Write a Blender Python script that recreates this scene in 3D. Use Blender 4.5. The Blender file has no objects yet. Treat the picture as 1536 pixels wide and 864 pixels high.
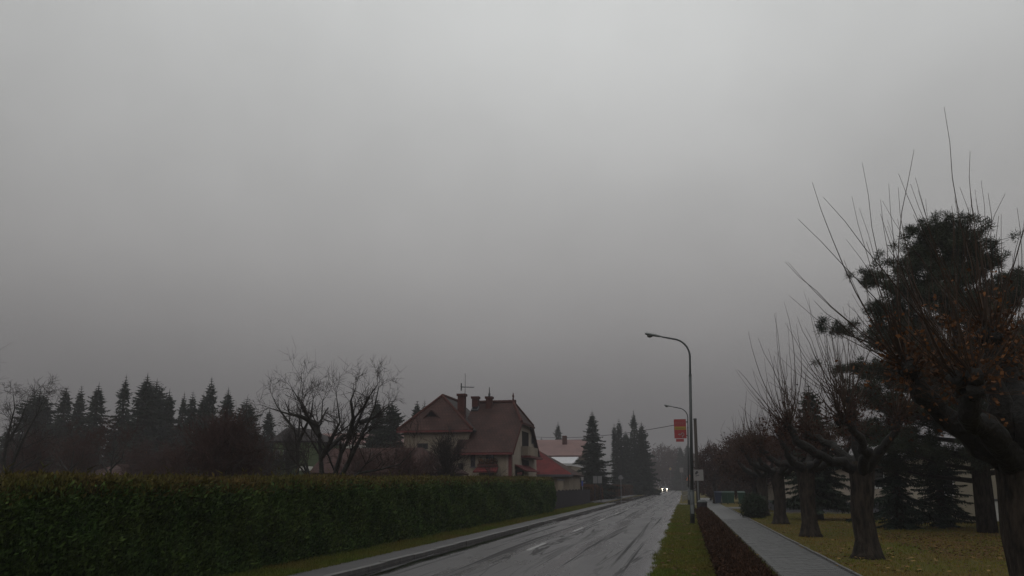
import bpy, math, random
import numpy as np
from mathutils import Vector, Matrix

scene = bpy.context.scene
COL = scene.collection
rad = math.radians

# ------------------------------------------------------------------ camera
FPX, EYE = 1243.0, 1.7
YAW, PITCH = rad(11.5016), rad(13.3946)
cam = bpy.data.cameras.new('camera')
cam_ob = bpy.data.objects.new('camera', cam)
COL.objects.link(cam_ob)
cam_ob.location = (0, 0, EYE)
cam_ob.rotation_euler = (rad(90) + PITCH, 0, YAW)
cam.sensor_width = 36
cam.lens = 36 * FPX / 1536
cam.clip_start, cam.clip_end = 0.1, 6000
scene.camera = cam_ob

# ------------------------------------------------------------------ sky, sun, exposure
SUN_EL, SUN_AZ = 48, 205          # overcast: a very broad, weak sun behind the camera
w = bpy.data.worlds.new('World')
scene.world = w
w.use_nodes = True
nt = w.node_tree
nt.nodes.clear()


def N(tree, kind, **kw):
    n = tree.nodes.new(kind)
    for k, v in kw.items():
        if k in n.inputs.keys() if isinstance(k, str) else False:
            n.inputs[k].default_value = v
        else:
            setattr(n, k, v)
    return n


out = nt.nodes.new('ShaderNodeOutputWorld')
bg = nt.nodes.new('ShaderNodeBackground')
bg.inputs['Strength'].default_value = 0.10
sky = nt.nodes.new('ShaderNodeTexSky')
sky.sky_type = 'NISHITA'
sky.sun_disc = False
sky.sun_elevation = rad(SUN_EL)
sky.sun_rotation = rad(SUN_AZ)
sky.air_density, sky.dust_density = 1.0, 4.0
hsv = nt.nodes.new('ShaderNodeHueSaturation')
hsv.inputs['Saturation'].default_value = 0.1
nt.links.new(sky.outputs[0], hsv.inputs['Color'])
tc = nt.nodes.new('ShaderNodeTexCoord')
sep = nt.nodes.new('ShaderNodeSeparateXYZ')
nt.links.new(tc.outputs['Generated'], sep.inputs[0])
ramp = nt.nodes.new('ShaderNodeValToRGB')          # overcast cloud base: dark and misty low down, bright overhead
cr = ramp.color_ramp
cr.elements[0].position, cr.elements[0].color = 0.0, (0.115, 0.111, 0.113, 1)
cr.elements[1].position, cr.elements[1].color = 1.0, (0.80, 0.815, 0.81, 1)
for pos, c in ((0.06, (0.172, 0.165, 0.167)), (0.10, (0.228, 0.220, 0.222)), (0.18, (0.342, 0.334, 0.332)), (0.257, (0.415, 0.410, 0.406)),
               (0.333, (0.448, 0.448, 0.444)), (0.41, (0.495, 0.499, 0.495)), (0.54, (0.60, 0.61, 0.605))):
    e = cr.elements.new(pos)
    e.color = (*c, 1)
nt.links.new(sep.outputs['Z'], ramp.inputs['Fac'])
noi = nt.nodes.new('ShaderNodeTexNoise')
noi.inputs['Scale'].default_value = 1.7
noi.inputs['Detail'].default_value = 6
noi.inputs['Roughness'].default_value = 0.5
nt.links.new(tc.outputs['Generated'], noi.inputs['Vector'])
mr = nt.nodes.new('ShaderNodeMapRange')
mr.inputs['From Min'].default_value, mr.inputs['From Max'].default_value = 0.3, 0.7
mr.inputs['To Min'].default_value, mr.inputs['To Max'].default_value = 8.3, 11.7
nt.links.new(noi.outputs['Fac'], mr.inputs['Value'])
mul = nt.nodes.new('ShaderNodeVectorMath')
mul.operation = 'SCALE'
nt.links.new(ramp.outputs['Color'], mul.inputs[0])
dot = nt.nodes.new('ShaderNodeVectorMath')          # thinner cloud where the hidden sun stands, high ahead
dot.operation = 'DOT_PRODUCT'
dot.inputs[1].default_value = Vector((-0.13, 0.72, 0.68)).normalized()
nt.links.new(tc.outputs['Generated'], dot.inputs[0])
mr2 = nt.nodes.new('ShaderNodeMapRange')
mr2.interpolation_type = 'SMOOTHSTEP'
for k_, v_ in zip(('From Min', 'From Max', 'To Min', 'To Max'), (0.70, 1.0, 0.88, 1.10)):
    mr2.inputs[k_].default_value = v_
nt.links.new(dot.outputs['Value'], mr2.inputs['Value'])
mm_ = nt.nodes.new('ShaderNodeMath')
mm_.operation = 'MULTIPLY'
nt.links.new(mr.outputs[0], mm_.inputs[0])
nt.links.new(mr2.outputs[0], mm_.inputs[1])
nt.links.new(mm_.outputs[0], mul.inputs['Scale'])
mix = nt.nodes.new('ShaderNodeMix')
mix.data_type = 'RGBA'
mix.inputs['Factor'].default_value = 0.97
nt.links.new(hsv.outputs[0], mix.inputs['A'])
nt.links.new(mul.outputs[0], mix.inputs['B'])
nt.links.new(mix.outputs['Result'], bg.inputs['Color'])
nt.links.new(bg.outputs[0], out.inputs['Surface'])

sun = bpy.data.lights.new('sun', 'SUN')
sun.energy, sun.angle, sun.color = 0.5, rad(70), (1, 0.97, 0.94)
sun_ob = bpy.data.objects.new('sun', sun)
COL.objects.link(sun_ob)
az, el = rad(SUN_AZ), rad(SUN_EL)
sun_ob.rotation_euler = Vector((-math.sin(az) * math.cos(el), -math.cos(az) * math.cos(el), -math.sin(el))).to_track_quat('-Z', 'Y').to_euler()

scene.view_settings.view_transform = 'Standard'
scene.view_settings.look = 'None'
scene.view_settings.exposure = 0
scene.view_settings.gamma = 1
scene.view_settings.use_curve_mapping = False
scene.render.engine = 'CYCLES'
scene.cycles.use_denoising = True
scene.cycles.max_bounces = 6
scene.cycles.diffuse_bounces = 2
scene.cycles.glossy_bounces = 2
scene.cycles.volume_bounces = 1
scene.cycles.caustics_reflective = scene.cycles.caustics_refractive = False

# ------------------------------------------------------------------ measuring helpers (photo pixels to metres)
_F = Vector((-math.sin(YAW) * math.cos(PITCH), math.cos(YAW) * math.cos(PITCH), math.sin(PITCH)))
_R = Vector((math.cos(YAW), math.sin(YAW), 0))
_U = _R.cross(_F)


def ray(x, y):
    return _F + _R * ((x - 768) / FPX) + _U * ((432 - y) / FPX)


def P(x, y, Y):                     # point of a pixel's sight line at depth Y
    d = ray(x, y)
    return Vector((0, 0, EYE)) + d * (Y / d.y)


def PX(x, y, X):                    # ... where it meets the plane at X
    d = ray(x, y)
    return Vector((0, 0, EYE)) + d * (X / d.x)


# ------------------------------------------------------------------ materials
M = {}


def mat(name, col, rough=0.8, col2=None, scale=6.0, bump=0.0, bscale=None, spec=0.3, detail=5, stretch=None, metal=0.0, island=0.0, trans=0.0, lo=0.35, hi=0.65):
    m = bpy.data.materials.new(name)
    m.use_nodes = True
    t = m.node_tree
    b = t.nodes['Principled BSDF']
    b.inputs['Roughness'].default_value = rough
    b.inputs['Specular IOR Level'].default_value = spec
    b.inputs['Metallic'].default_value = metal
    c4 = (*col, 1)
    b.inputs['Base Color'].default_value = c4
    co = t.nodes.new('ShaderNodeTexCoord')
    vec = co.outputs['Object']
    if stretch:
        mp = t.nodes.new('ShaderNodeMapping')
        mp.inputs['Scale'].default_value = stretch
        t.links.new(vec, mp.inputs[0])
        vec = mp.outputs[0]
    src = None
    if col2:
        n = t.nodes.new('ShaderNodeTexNoise')
        n.inputs['Scale'].default_value = scale
        n.inputs['Detail'].default_value = detail
        n.inputs['Roughness'].default_value = 0.62
        t.links.new(vec, n.inputs['Vector'])
        r = t.nodes.new('ShaderNodeValToRGB')
        r.color_ramp.elements[0].position, r.color_ramp.elements[0].color = lo, c4
        r.color_ramp.elements[1].position, r.color_ramp.elements[1].color = hi, (*col2, 1)
        t.links.new(n.outputs['Fac'], r.inputs['Fac'])
        src = r.outputs['Color']
    if island:
        g = t.nodes.new('ShaderNodeNewGeometry')
        mm = t.nodes.new('ShaderNodeMapRange')
        mm.inputs['To Min'].default_value, mm.inputs['To Max'].default_value = 1 - island, 1 + island
        t.links.new(g.outputs['Random Per Island'], mm.inputs['Value'])
        h = t.nodes.new('ShaderNodeHueSaturation')
        if src:
            t.links.new(src, h.inputs['Color'])
        else:
            h.inputs['Color'].default_value = c4
        t.links.new(mm.outputs[0], h.inputs['Value'])
        src = h.outputs[0]
    if src:
        t.links.new(src, b.inputs['Base Color'])
    if trans:
        tr = t.nodes.new('ShaderNodeBsdfTranslucent')
        if src:
            t.links.new(src, tr.inputs['Color'])
        else:
            tr.inputs['Color'].default_value = c4
        ms = t.nodes.new('ShaderNodeMixShader')
        ms.inputs[0].default_value = trans
        t.links.new(b.outputs[0], ms.inputs[1])
        t.links.new(tr.outputs[0], ms.inputs[2])
        t.links.new(ms.outputs[0], t.nodes['Material Output'].inputs['Surface'])
    if bump:
        n2 = t.nodes.new('ShaderNodeTexNoise')
        n2.inputs['Scale'].default_value = bscale or scale * 4
        n2.inputs['Detail'].default_value = 6
        t.links.new(vec, n2.inputs['Vector'])
        bp = t.nodes.new('ShaderNodeBump')
        bp.inputs['Strength'].default_value = bump
        bp.inputs['Distance'].default_value = 0.05
        t.links.new(n2.outputs['Fac'], bp.inputs['Height'])
        t.links.new(bp.outputs[0], b.inputs['Normal'])
    M[name] = m
    return m


mat('grass_ground', (0.062, 0.068, 0.009), 0.9, (0.105, 0.066, 0.018), 0.55, 0.6, 30, 0.15, 8)
mat('lawn_ground', (0.045, 0.050, 0.010), 0.9, (0.085, 0.058, 0.020), 0.30, 0.6, 25, 0.15, 8, lo=0.4, hi=0.62)
mat('grass_blade', (0.050, 0.068, 0.012), 0.7, (0.110, 0.090, 0.024), 0.6, island=0.45, trans=0.25, spec=0.2)
mat('lush_blade', (0.085, 0.120, 0.014), 0.7, (0.135, 0.105, 0.024), 0.5, island=0.45, trans=0.25, spec=0.2)
mat('lawn_blade', (0.118, 0.128, 0.014), 0.7, (0.185, 0.108, 0.024), 0.30, island=0.4, trans=0.25, spec=0.2, lo=0.42, hi=0.6)
mat('field', (0.040, 0.038, 0.020), 0.95, (0.055, 0.046, 0.030), 0.03, spec=0.1)
mat('footway', (0.056, 0.052, 0.053), 0.6, (0.034, 0.032, 0.033), 0.8, 0.25, 90, 0.5, 6)
mat('kerb_stone', (0.12, 0.115, 0.11), 0.45, (0.06, 0.058, 0.056), 3, 0.3, 40, 0.45, island=0.15)
mat('paver', (0.085, 0.086, 0.085), 0.5, (0.060, 0.061, 0.060), 2.0, 0.25, 60, 0.45, island=0.22)
mat('paver_joint', (0.045, 0.045, 0.042), 0.7, (0.06, 0.06, 0.05), 4)
mat('paint', (0.30, 0.295, 0.29), 0.45, (0.12, 0.12, 0.12), 5, spec=0.5, lo=0.45, hi=0.75)
mat('bark', (0.010, 0.0085, 0.007), 0.9, (0.046, 0.036, 0.028), 11, 1.0, 26, 0.15, stretch=(1, 1, 0.25))
mat('wet_bark', (0.010, 0.0095, 0.009), 0.75, (0.022, 0.020, 0.017), 7, 0.9, 18, 0.3)
mat('twig', (0.024, 0.019, 0.017), 0.85, spec=0.2, island=0.3)
mat('red_twig', (0.055, 0.028, 0.024), 0.85, spec=0.2, island=0.35)
mat('rust_twig', (0.070, 0.034, 0.017), 0.85, spec=0.15, island=0.45)
mat('shoot', (0.030, 0.021, 0.016), 0.75, (0.055, 0.032, 0.020), 2, spec=0.25)
mat('rust_leaf', (0.150, 0.060, 0.018), 0.7, (0.050, 0.024, 0.012), 1.2, island=0.6, trans=0.3, spec=0.2)
mat('russet_leaf', (0.085, 0.034, 0.016), 0.8, (0.045, 0.030, 0.014), .35, island=0.5, trans=0.2, spec=0.15)
mat('litter_leaf', (0.095, 0.050, 0.022), 0.8, island=0.5, spec=0.15)
mat('brown_leaf', (0.048, 0.024, 0.016), 0.8, island=0.5, trans=0.2, spec=0.15)
mat('yellow_leaf', (0.19, 0.115, 0.028), 0.7, island=0.35, spec=0.3)
mat('thuja', (0.044, 0.082, 0.019), 0.75, (0.072, 0.106, 0.024), 1.3, island=0.55, trans=0.15, spec=0.2)
mat('thuja_tip', (0.062, 0.062, 0.012), 0.75, (0.090, 0.060, 0.018), 0.9, island=0.5, trans=0.25, spec=0.2)
mat('hedge_core', (0.010, 0.012, 0.006), 1.0, spec=0.0)
mat('spruce', (0.014, 0.024, 0.016), 0.8, (0.022, 0.032, 0.020), 0.8, island=0.45, spec=0.15)
mat('blue_spruce', (0.019, 0.032, 0.023), 0.8, (0.028, 0.042, 0.030), 0.8, island=0.45, spec=0.15)
mat('pine', (0.020, 0.029, 0.018), 0.75, (0.034, 0.040, 0.022), 0.6, island=0.45, spec=0.2)
mat('berberis', (0.028, 0.0155, 0.010), 0.85, (0.050, 0.025, 0.015), 2.5, island=0.5, trans=0.1, spec=0.15)
mat('bush_green', (0.020, 0.032, 0.016), 0.8, island=0.5, spec=0.2)
mat('render_beige', (0.27, 0.228, 0.180), 0.9, (0.195, 0.163, 0.128), 0.45, 0.15, 40, 0.1, 7)
mat('render_tan', (0.36, 0.315, 0.265), 0.9, (0.27, 0.235, 0.195), 0.5, 0.15, 40, 0.1, 7)
mat('render_green', (0.10, 0.135, 0.07), 0.9, (0.075, 0.10, 0.05), 0.6, spec=0.1)
mat('render_pale', (0.36, 0.32, 0.25), 0.9, (0.36, 0.33, 0.27), 0.5, spec=0.1)
mat('render_dark', (0.045, 0.042, 0.045), 0.9, spec=0.1)
mat('plinth', (0.075, 0.075, 0.085), 0.8, (0.10, 0.10, 0.11), 1.5, spec=0.2)
mat('white_paint', (0.70, 0.70, 0.68), 0.6, (0.58, 0.58, 0.56), 2, spec=0.3)
mat('red_paint', (0.11, 0.016, 0.015), 0.6, (0.08, 0.015, 0.014), 2, spec=0.4)
mat('brick_red', (0.075, 0.026, 0.020), 0.9, (0.045, 0.019, 0.016), 4, 0.3, 20, 0.15)
mat('dark_wood', (0.022, 0.019, 0.024), 0.8, (0.034, 0.029, 0.034), 3, 0.2, 12, 0.2, stretch=(3, 3, .4))
mat('pole_wood', (0.032, 0.026, 0.022), 0.85, (0.05, 0.042, 0.036), 5, spec=0.2, stretch=(4, 4, .3))
mat('steel_paint', (0.050, 0.058, 0.058), 0.5, (0.035, 0.040, 0.040), 3, spec=0.4, stretch=(1, 1, .2))
mat('galvanised', (0.17, 0.175, 0.18), 0.5, (0.12, 0.125, 0.13), 4, spec=0.5, metal=0.3)
mat('grey_sign', (0.16, 0.16, 0.16), 0.5, (0.13, 0.13, 0.135), 3)
mat('lamp_grey', (0.16, 0.175, 0.17), 0.45, (0.12, 0.13, 0.13), 4, spec=0.4)
mat('lamp_glass', (0.10, 0.10, 0.095), 0.15, spec=0.6)
mat('sign_red', (0.25, 0.020, 0.020), 0.45, spec=0.4)
mat('sign_yellow', (0.30, 0.19, 0.012), 0.45, spec=0.4)
mat('sign_white', (0.22, 0.21, 0.205), 0.45, spec=0.4)
mat('sign_pink', (0.26, 0.085, 0.08), 0.45, spec=0.4)
mat('sign_orange', (0.55, 0.16, 0.05), 0.45, spec=0.4)
mat('sign_blue', (0.03, 0.06, 0.25), 0.45, spec=0.4)
mat('sign_black', (0.03, 0.03, 0.035), 0.5)
mat('window_glass', (0.012, 0.014, 0.016), 0.08, spec=0.7)
mat('dark_opening', (0.016, 0.014, 0.014), 0.9, spec=0.05)
mat('bin_green', (0.010, 0.040, 0.024), 0.5)
mat('bin_blue', (0.012, 0.020, 0.045), 0.5)
mat('car_paint', (0.030, 0.032, 0.038), 0.25, spec=0.6)
mat('rubber', (0.012, 0.012, 0.012), 0.9)
mat('wire', (0.02, 0.02, 0.02), 0.7)
mat('ivy', (0.018, 0.026, 0.010), 0.7, island=0.4, spec=0.3)
mat('pink_roof', (0.20, 0.125, 0.115), 0.8, (0.15, 0.095, 0.090), 0.4, spec=0.15)
mat('pale_roof', (0.45, 0.45, 0.46), 0.6, (0.50, 0.50, 0.53), 0.5, spec=0.2)
mat('hill', (0.030, 0.036, 0.030), 0.95, (0.050, 0.050, 0.040), 0.01, spec=0.05)
mat('slate', (0.085, 0.088, 0.092), 0.55, (0.060, 0.062, 0.066), 2, spec=0.4)


def roof_mat(name, a, b, row=0.33, rough=0.8):
    m = bpy.data.materials.new(name)
    m.use_nodes = True
    t = m.node_tree
    p = t.nodes['Principled BSDF']
    p.inputs['Roughness'].default_value = rough
    p.inputs['Specular IOR Level'].default_value = 0.15
    co = t.nodes.new('ShaderNodeTexCoord')
    mp = t.nodes.new('ShaderNodeMapping')
    t.links.new(co.outputs['UV'], mp.inputs[0])
    br = t.nodes.new('ShaderNodeTexBrick')
    br.inputs['Color1'].default_value = (*a, 1)
    br.inputs['Color2'].default_value = (*b, 1)
    br.inputs['Mortar'].default_value = (a[0] * .45, a[1] * .45, a[2] * .45, 1)
    br.inputs['Scale'].default_value = 1
    br.inputs['Mortar Size'].default_value = 0.02
    br.inputs['Brick Width'].default_value = 0.24
    br.inputs['Row Height'].default_value = row
    t.links.new(mp.outputs[0], br.inputs['Vector'])
    n = t.nodes.new('ShaderNodeTexNoise')
    n.inputs['Scale'].default_value = 0.7
    n.inputs['Detail'].default_value = 7
    t.links.new(co.outputs['UV'], n.inputs['Vector'])
    mr_ = t.nodes.new('ShaderNodeMapRange')
    mr_.inputs['From Min'].default_value, mr_.inputs['From Max'].default_value = .3, .7
    mr_.inputs['To Min'].default_value, mr_.inputs['To Max'].default_value = .62, 1.3
    t.links.new(n.outputs['Fac'], mr_.inputs['Value'])
    h = t.nodes.new('ShaderNodeHueSaturation')
    t.links.new(br.outputs['Color'], h.inputs['Color'])
    t.links.new(mr_.outputs[0], h.inputs['Value'])
    t.links.new(h.outputs[0], p.inputs['Base Color'])
    bp = t.nodes.new('ShaderNodeBump')
    bp.inputs['Strength'].default_value = 0.6
    bp.inputs['Distance'].default_value = 0.03
    t.links.new(br.outputs['Fac'], bp.inputs['Height'])
    bp.invert = True
    t.links.new(bp.outputs[0], p.inputs['Normal'])
    M[name] = m


roof_mat('roof_red', (0.056, 0.0275, 0.0225), (0.041, 0.021, 0.018))
roof_mat('roof_bright', (0.13, 0.022, 0.022), (0.105, 0.020, 0.020))
roof_mat('roof_brown', (0.070, 0.036, 0.031), (0.055, 0.030, 0.027))
roof_mat('roof_dark', (0.030, 0.024, 0.024), (0.022, 0.019, 0.019))
roof_mat('roof_grey_sheen', (0.060, 0.050, 0.048), (0.045, 0.040, 0.040))


def emit(name, col, s):
    m = bpy.data.materials.new(name)
    m.use_nodes = True
    b = m.node_tree.nodes['Principled BSDF']
    b.inputs['Base Color'].default_value = (.8, .8, .8, 1)
    b.inputs['Emission Color'].default_value = (*col, 1)
    b.inputs['Emission Strength'].default_value = s
    M[name] = m


emit('headlight', (1, 0.88, 0.66), 14)
emit('glint_glow', (1, 0.90, 0.72), 8)


def wet_road():                    # rough wet asphalt with long runs that are darker, rougher and less glossy
    m = bpy.data.materials.new('wet_asphalt')
    m.use_nodes = True
    t = m.node_tree
    b = t.nodes['Principled BSDF']
    L = t.links.new
    co = t.nodes.new('ShaderNodeTexCoord')

    def noise(sx, sy, sc, det=5, dist=0.0, off=0.0, rough=.55):
        mp = t.nodes.new('ShaderNodeMapping')
        mp.inputs['Scale'].default_value = (sx, sy, 1)
        mp.inputs['Location'].default_value = (off, off * .7, 0)
        L(co.outputs['Object'], mp.inputs[0])
        n = t.nodes.new('ShaderNodeTexNoise')
        n.inputs['Scale'].default_value = sc
        n.inputs['Detail'].default_value = det
        n.inputs['Distortion'].default_value = dist
        n.inputs['Roughness'].default_value = rough
        L(mp.outputs[0], n.inputs['Vector'])
        return n.outputs['Fac']

    def rng(v, a, b_, c, d):
        r = t.nodes.new('ShaderNodeMapRange')
        for k, x in zip(('From Min', 'From Max', 'To Min', 'To Max'), (a, b_, c, d)):
            r.inputs[k].default_value = x
        L(v, r.inputs['Value'])
        return r.outputs[0]

    def mth(op, a, b_=None, v=None):
        q = t.nodes.new('ShaderNodeMath')
        q.operation = op
        L(a, q.inputs[0])
        if b_ is not None:
            L(b_, q.inputs[1])
        if v is not None:
            q.inputs[1].default_value = v
        return q.outputs[0]

    runs = rng(noise(2.9, 0.042, 1.0, 5, .75, 3.1), 0.56, 0.65, 0, .95)
    thin = mth('SUBTRACT', noise(0.8, 0.06, 1.0, 4, 1.0, 11.7), v=0.5)
    thin = rng(mth('ABSOLUTE', thin), 0.004, 0.022, 1, 0)
    gate = rng(noise(0.4, 0.06, 1.0, 2, 0, 7.3), 0.45, 0.56, 0, .9)
    thin = mth('MULTIPLY', thin, gate)
    dry = mth('MAXIMUM', runs, thin)
    wet = dry
    sp = t.nodes.new('ShaderNodeSeparateXYZ')
    L(co.outputs['Object'], sp.inputs[0])
    edge = mth('ADD', sp.outputs['X'], mth('MULTIPLY', noise(0, 0.5, 1.0, 4), v=0.35))           # gutter along the left kerb stays full of water
    gut = rng(edge, -5.86, -5.62, 1, 0)
    wet = mth('MAXIMUM', wet, gut)
    grain = noise(1, 1, 60, 3)
    patch = noise(1, .35, .55, 6, .4, 2.2)
    r0 = rng(patch, .3, .7, .20, .42)
    inv = mth('SUBTRACT', wet, v=1.0)
    inv = mth('MULTIPLY', inv, v=-1.0)
    lane = mth('PINGPONG', mth('ADD', sp.outputs['X'], v=1.05), v=.875)            # smoother, wetter wheel tracks
    r0 = mth('MULTIPLY', r0, rng(lane, 0.05, .45, .62, 1.12))
    r1 = mth('MULTIPLY', r0, inv)
    r2 = mth('ADD', mth('MULTIPLY', wet, v=0.08), mth('MULTIPLY', dry, v=0.5))
    L(rng(dry, 0, 1, 0.38, 0.08), b.inputs['Specular IOR Level'])
    L(mth('ADD', r1, r2), b.inputs['Roughness'])
    cr_ = t.nodes.new('ShaderNodeValToRGB')
    cr_.color_ramp.elements[0].color = (0.026, 0.0235, 0.025, 1)
    cr_.color_ramp.elements[1].color = (0.042, 0.038, 0.040, 1)
    cr_.color_ramp.elements[0].position, cr_.color_ramp.elements[1].position = .35, .65
    L(patch, cr_.inputs['Fac'])
    hs = t.nodes.new('ShaderNodeHueSaturation')
    L(cr_.outputs[0], hs.inputs['Color'])
    L(rng(wet, 0, 1, 1.0, 0.4), hs.inputs['Value'])                       # darker in the runs and in the soaked gutter
    pale_edge = rng(mth('ADD', sp.outputs['X'], mth('MULTIPLY', noise(.8, .8, 1.3, 7, 0, 5.5, .7), v=1.1)), -.72, -.50, 0, 1)   # paler strip with a noisy border along the right edge
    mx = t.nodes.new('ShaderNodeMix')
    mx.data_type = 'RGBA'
    L(mth('MULTIPLY', pale_edge, v=.8), mx.inputs['Factor'])
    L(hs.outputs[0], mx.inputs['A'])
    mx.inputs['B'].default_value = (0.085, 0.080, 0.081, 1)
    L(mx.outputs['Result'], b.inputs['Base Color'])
    bp = t.nodes.new('ShaderNodeBump')
    bp.inputs['Distance'].default_value = 0.006
    L(mth('MULTIPLY', inv, v=0.75), bp.inputs['Strength'])
    L(grain, bp.inputs['Height'])
    L(bp.outputs[0], b.inputs['Normal'])
    M['wet_asphalt'] = m


wet_road()

# ------------------------------------------------------------------ mesh helpers
WPOS = {}


def tag(o, label=None, cat=None, group=None, kind=None):
    if label:
        o['label'] = label
    if cat:
        o['category'] = cat
    if group:
        o['group'] = group
    if kind:
        o['kind'] = kind
    return o


def thing(name, loc, label, cat, group=None, rz=0.0):
    o = bpy.data.objects.new(name, None)
    o.empty_display_size = 0.2
    o.location = loc
    o.rotation_euler = (0, 0, rz)
    COL.objects.link(o)
    WPOS[o.name] = Vector(loc)
    return tag(o, label, cat, group)


def link(name, mesh, material, parent=None, label=None, cat=None, group=None, kind=None):
    o = bpy.data.objects.new(name, mesh)
    COL.objects.link(o)
    if material and not mesh.materials:
        mesh.materials.append(M[material])
    if parent:
        o.parent = parent
        WPOS[o.name] = WPOS.get(parent.name, Vector())
    return tag(o, label, cat, group, kind)


def np_mesh(V, Fc, smooth=False, name='mesh'):
    V = np.asarray(V, np.float32)
    Fc = np.asarray(Fc, np.int32)
    me = bpy.data.meshes.new(name)
    k = Fc.shape[1]
    me.vertices.add(len(V))
    me.vertices.foreach_set('co', V.ravel())
    me.loops.add(Fc.size)
    me.loops.foreach_set('vertex_index', Fc.ravel())
    me.polygons.add(len(Fc))
    me.polygons.foreach_set('loop_start', np.arange(0, Fc.size, k, dtype=np.int32))
    me.update(calc_edges=True)
    me.validate()
    if smooth:
        me.polygons.foreach_set('use_smooth', np.ones(len(me.polygons), bool))
    return me


class MB:
    def __init__(s):
        s.V, s.F = [], []

    def add(s, V, F):
        o = len(s.V)
        s.V += [Vector(v) for v in V]
        s.F += [tuple(i + o for i in f) for f in F]
        return s

    def box(s, x0, x1, y0, y1, z0, z1):
        return s.add([(x0, y0, z0), (x1, y0, z0), (x1, y1, z0), (x0, y1, z0), (x0, y0, z1), (x1, y0, z1), (x1, y1, z1), (x0, y1, z1)],
                     [(3, 2, 1, 0), (4, 5, 6, 7), (0, 1, 5, 4), (1, 2, 6, 5), (2, 3, 7, 6), (3, 0, 4, 7)])

    def tube(s, pts, radii, n=6, cap=True, jit=0.0, rng=None):
        pts = [Vector(p) for p in pts]
        o = len(s.V)
        ref = None
        for i, p in enumerate(pts):
            d = (pts[min(i + 1, len(pts) - 1)] - pts[max(i - 1, 0)]).normalized()
            if ref is None:
                ref = d.orthogonal().normalized()
            a = (ref - d * ref.dot(d))
            a = a.normalized() if a.length > 1e-5 else d.orthogonal().normalized()
            ref = a
            b = d.cross(a)
            r = radii[i]
            for k in range(n):
                t = 2 * math.pi * k / n
                rr = r * (1 + (rng.uniform(-jit, jit) if jit else 0))
                s.V.append(p + (a * math.cos(t) + b * math.sin(t)) * rr)
        for i in range(len(pts) - 1):
            for k in range(n):
                k2 = (k + 1) % n
                s.F.append((o + i * n + k, o + i * n + k2, o + (i + 1) * n + k2, o + (i + 1) * n + k))
        if cap:
            s.F.append(tuple(o + k for k in reversed(range(n))))
            e = o + (len(pts) - 1) * n
            s.F.append(tuple(e + k for k in range(n)))
        return s

    def blob(s, c, r, rng, sub=(7, 5), j=0.2, sq=(1, 1, 1)):
        c = Vector(c)
        o = len(s.V)
        nu, nv = sub
        for i in range(nv + 1):
            ph = math.pi * i / nv
            for k in range(nu):
                th = 2 * math.pi * k / nu
                q = r * (1 + rng.uniform(-j, j))
                s.V.append(c + Vector((math.cos(th) * math.sin(ph) * q * sq[0], math.sin(th) * math.sin(ph) * q * sq[1], math.cos(ph) * q * sq[2])))
        for i in range(nv):
            for k in range(nu):
                k2 = (k + 1) % nu
                s.F.append((o + i * nu + k, o + (i + 1) * nu + k, o + (i + 1) * nu + k2, o + i * nu + k2))
        return s

    def quad(s, a, b, c, d, th=0.0):
        if not th:
            return s.add([a, b, c, d], [(0, 1, 2, 3)])
        a, b, c, d = map(Vector, (a, b, c, d))
        n = (b - a).cross(d - a).normalized() * th
        return s.add([a, b, c, d, a - n, b - n, c - n, d - n], [(0, 1, 2, 3), (7, 6, 5, 4), (0, 4, 5, 1), (1, 5, 6, 2), (2, 6, 7, 3), (3, 7, 4, 0)])

    def poly(s, pts, th):            # planar outline with thickness
        pts = [Vector(p) for p in pts]
        n = (pts[1] - pts[0]).cross(pts[2] - pts[0]).normalized() * th
        k = len(pts)
        F = [tuple(range(k)), tuple(reversed(range(k, 2 * k)))]
        F += [(i, i + k, (i + 1) % k + k, (i + 1) % k) for i in range(k)]
        return s.add(pts + [p - n for p in pts], F)

    def mesh(s, off=Vector(), smooth=False, name='mesh', uv=False):
        me = bpy.data.meshes.new(name)
        me.from_pydata([v - off for v in s.V], [], s.F)
        if smooth:
            me.polygons.foreach_set('use_smooth', [True] * len(me.polygons))
        if uv:
            l = me.uv_layers.new(name='uv')
            for p in me.polygons:
                nn = p.normal
                e = Vector((0, 0, 1)).cross(nn)
                e = e.normalized() if e.length > .1 else Vector((1, 0, 0))
                g = nn.cross(e)
                for li in p.loop_indices:
                    v = me.vertices[me.loops[li].vertex_index].co
                    l.data[li].uv = (v.dot(e), v.dot(g))
        return me

    def build(s, name, material, parent=None, smooth=False, uv=False, **kw):
        off = WPOS.get(parent.name, Vector()) if parent else Vector()
        return link(name, s.mesh(off, smooth, name, uv), material, parent, **kw)


def copy_thing(o, loc, rz=0.0, sc=1.0, label=None, scz=None):
    c = o.copy()
    COL.objects.link(c)
    c.location = loc
    c.rotation_euler = (0, 0, rz)
    c.scale = (sc, sc, scz or sc)
    if label:
        c['label'] = label
    for ch in list(o.children):
        d = ch.copy()
        COL.objects.link(d)
        d.parent = c
        for g in list(ch.children):
            e_ = g.copy()
            COL.objects.link(e_)
            e_.parent = d
    return c


# leaf clouds: many small diamond leaves as one mesh -------------------------------------------------
def rand_dirs(n, rs):
    v = rs.normal(size=(n, 3))
    return v / np.linalg.norm(v, axis=1, keepdims=True)


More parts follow.
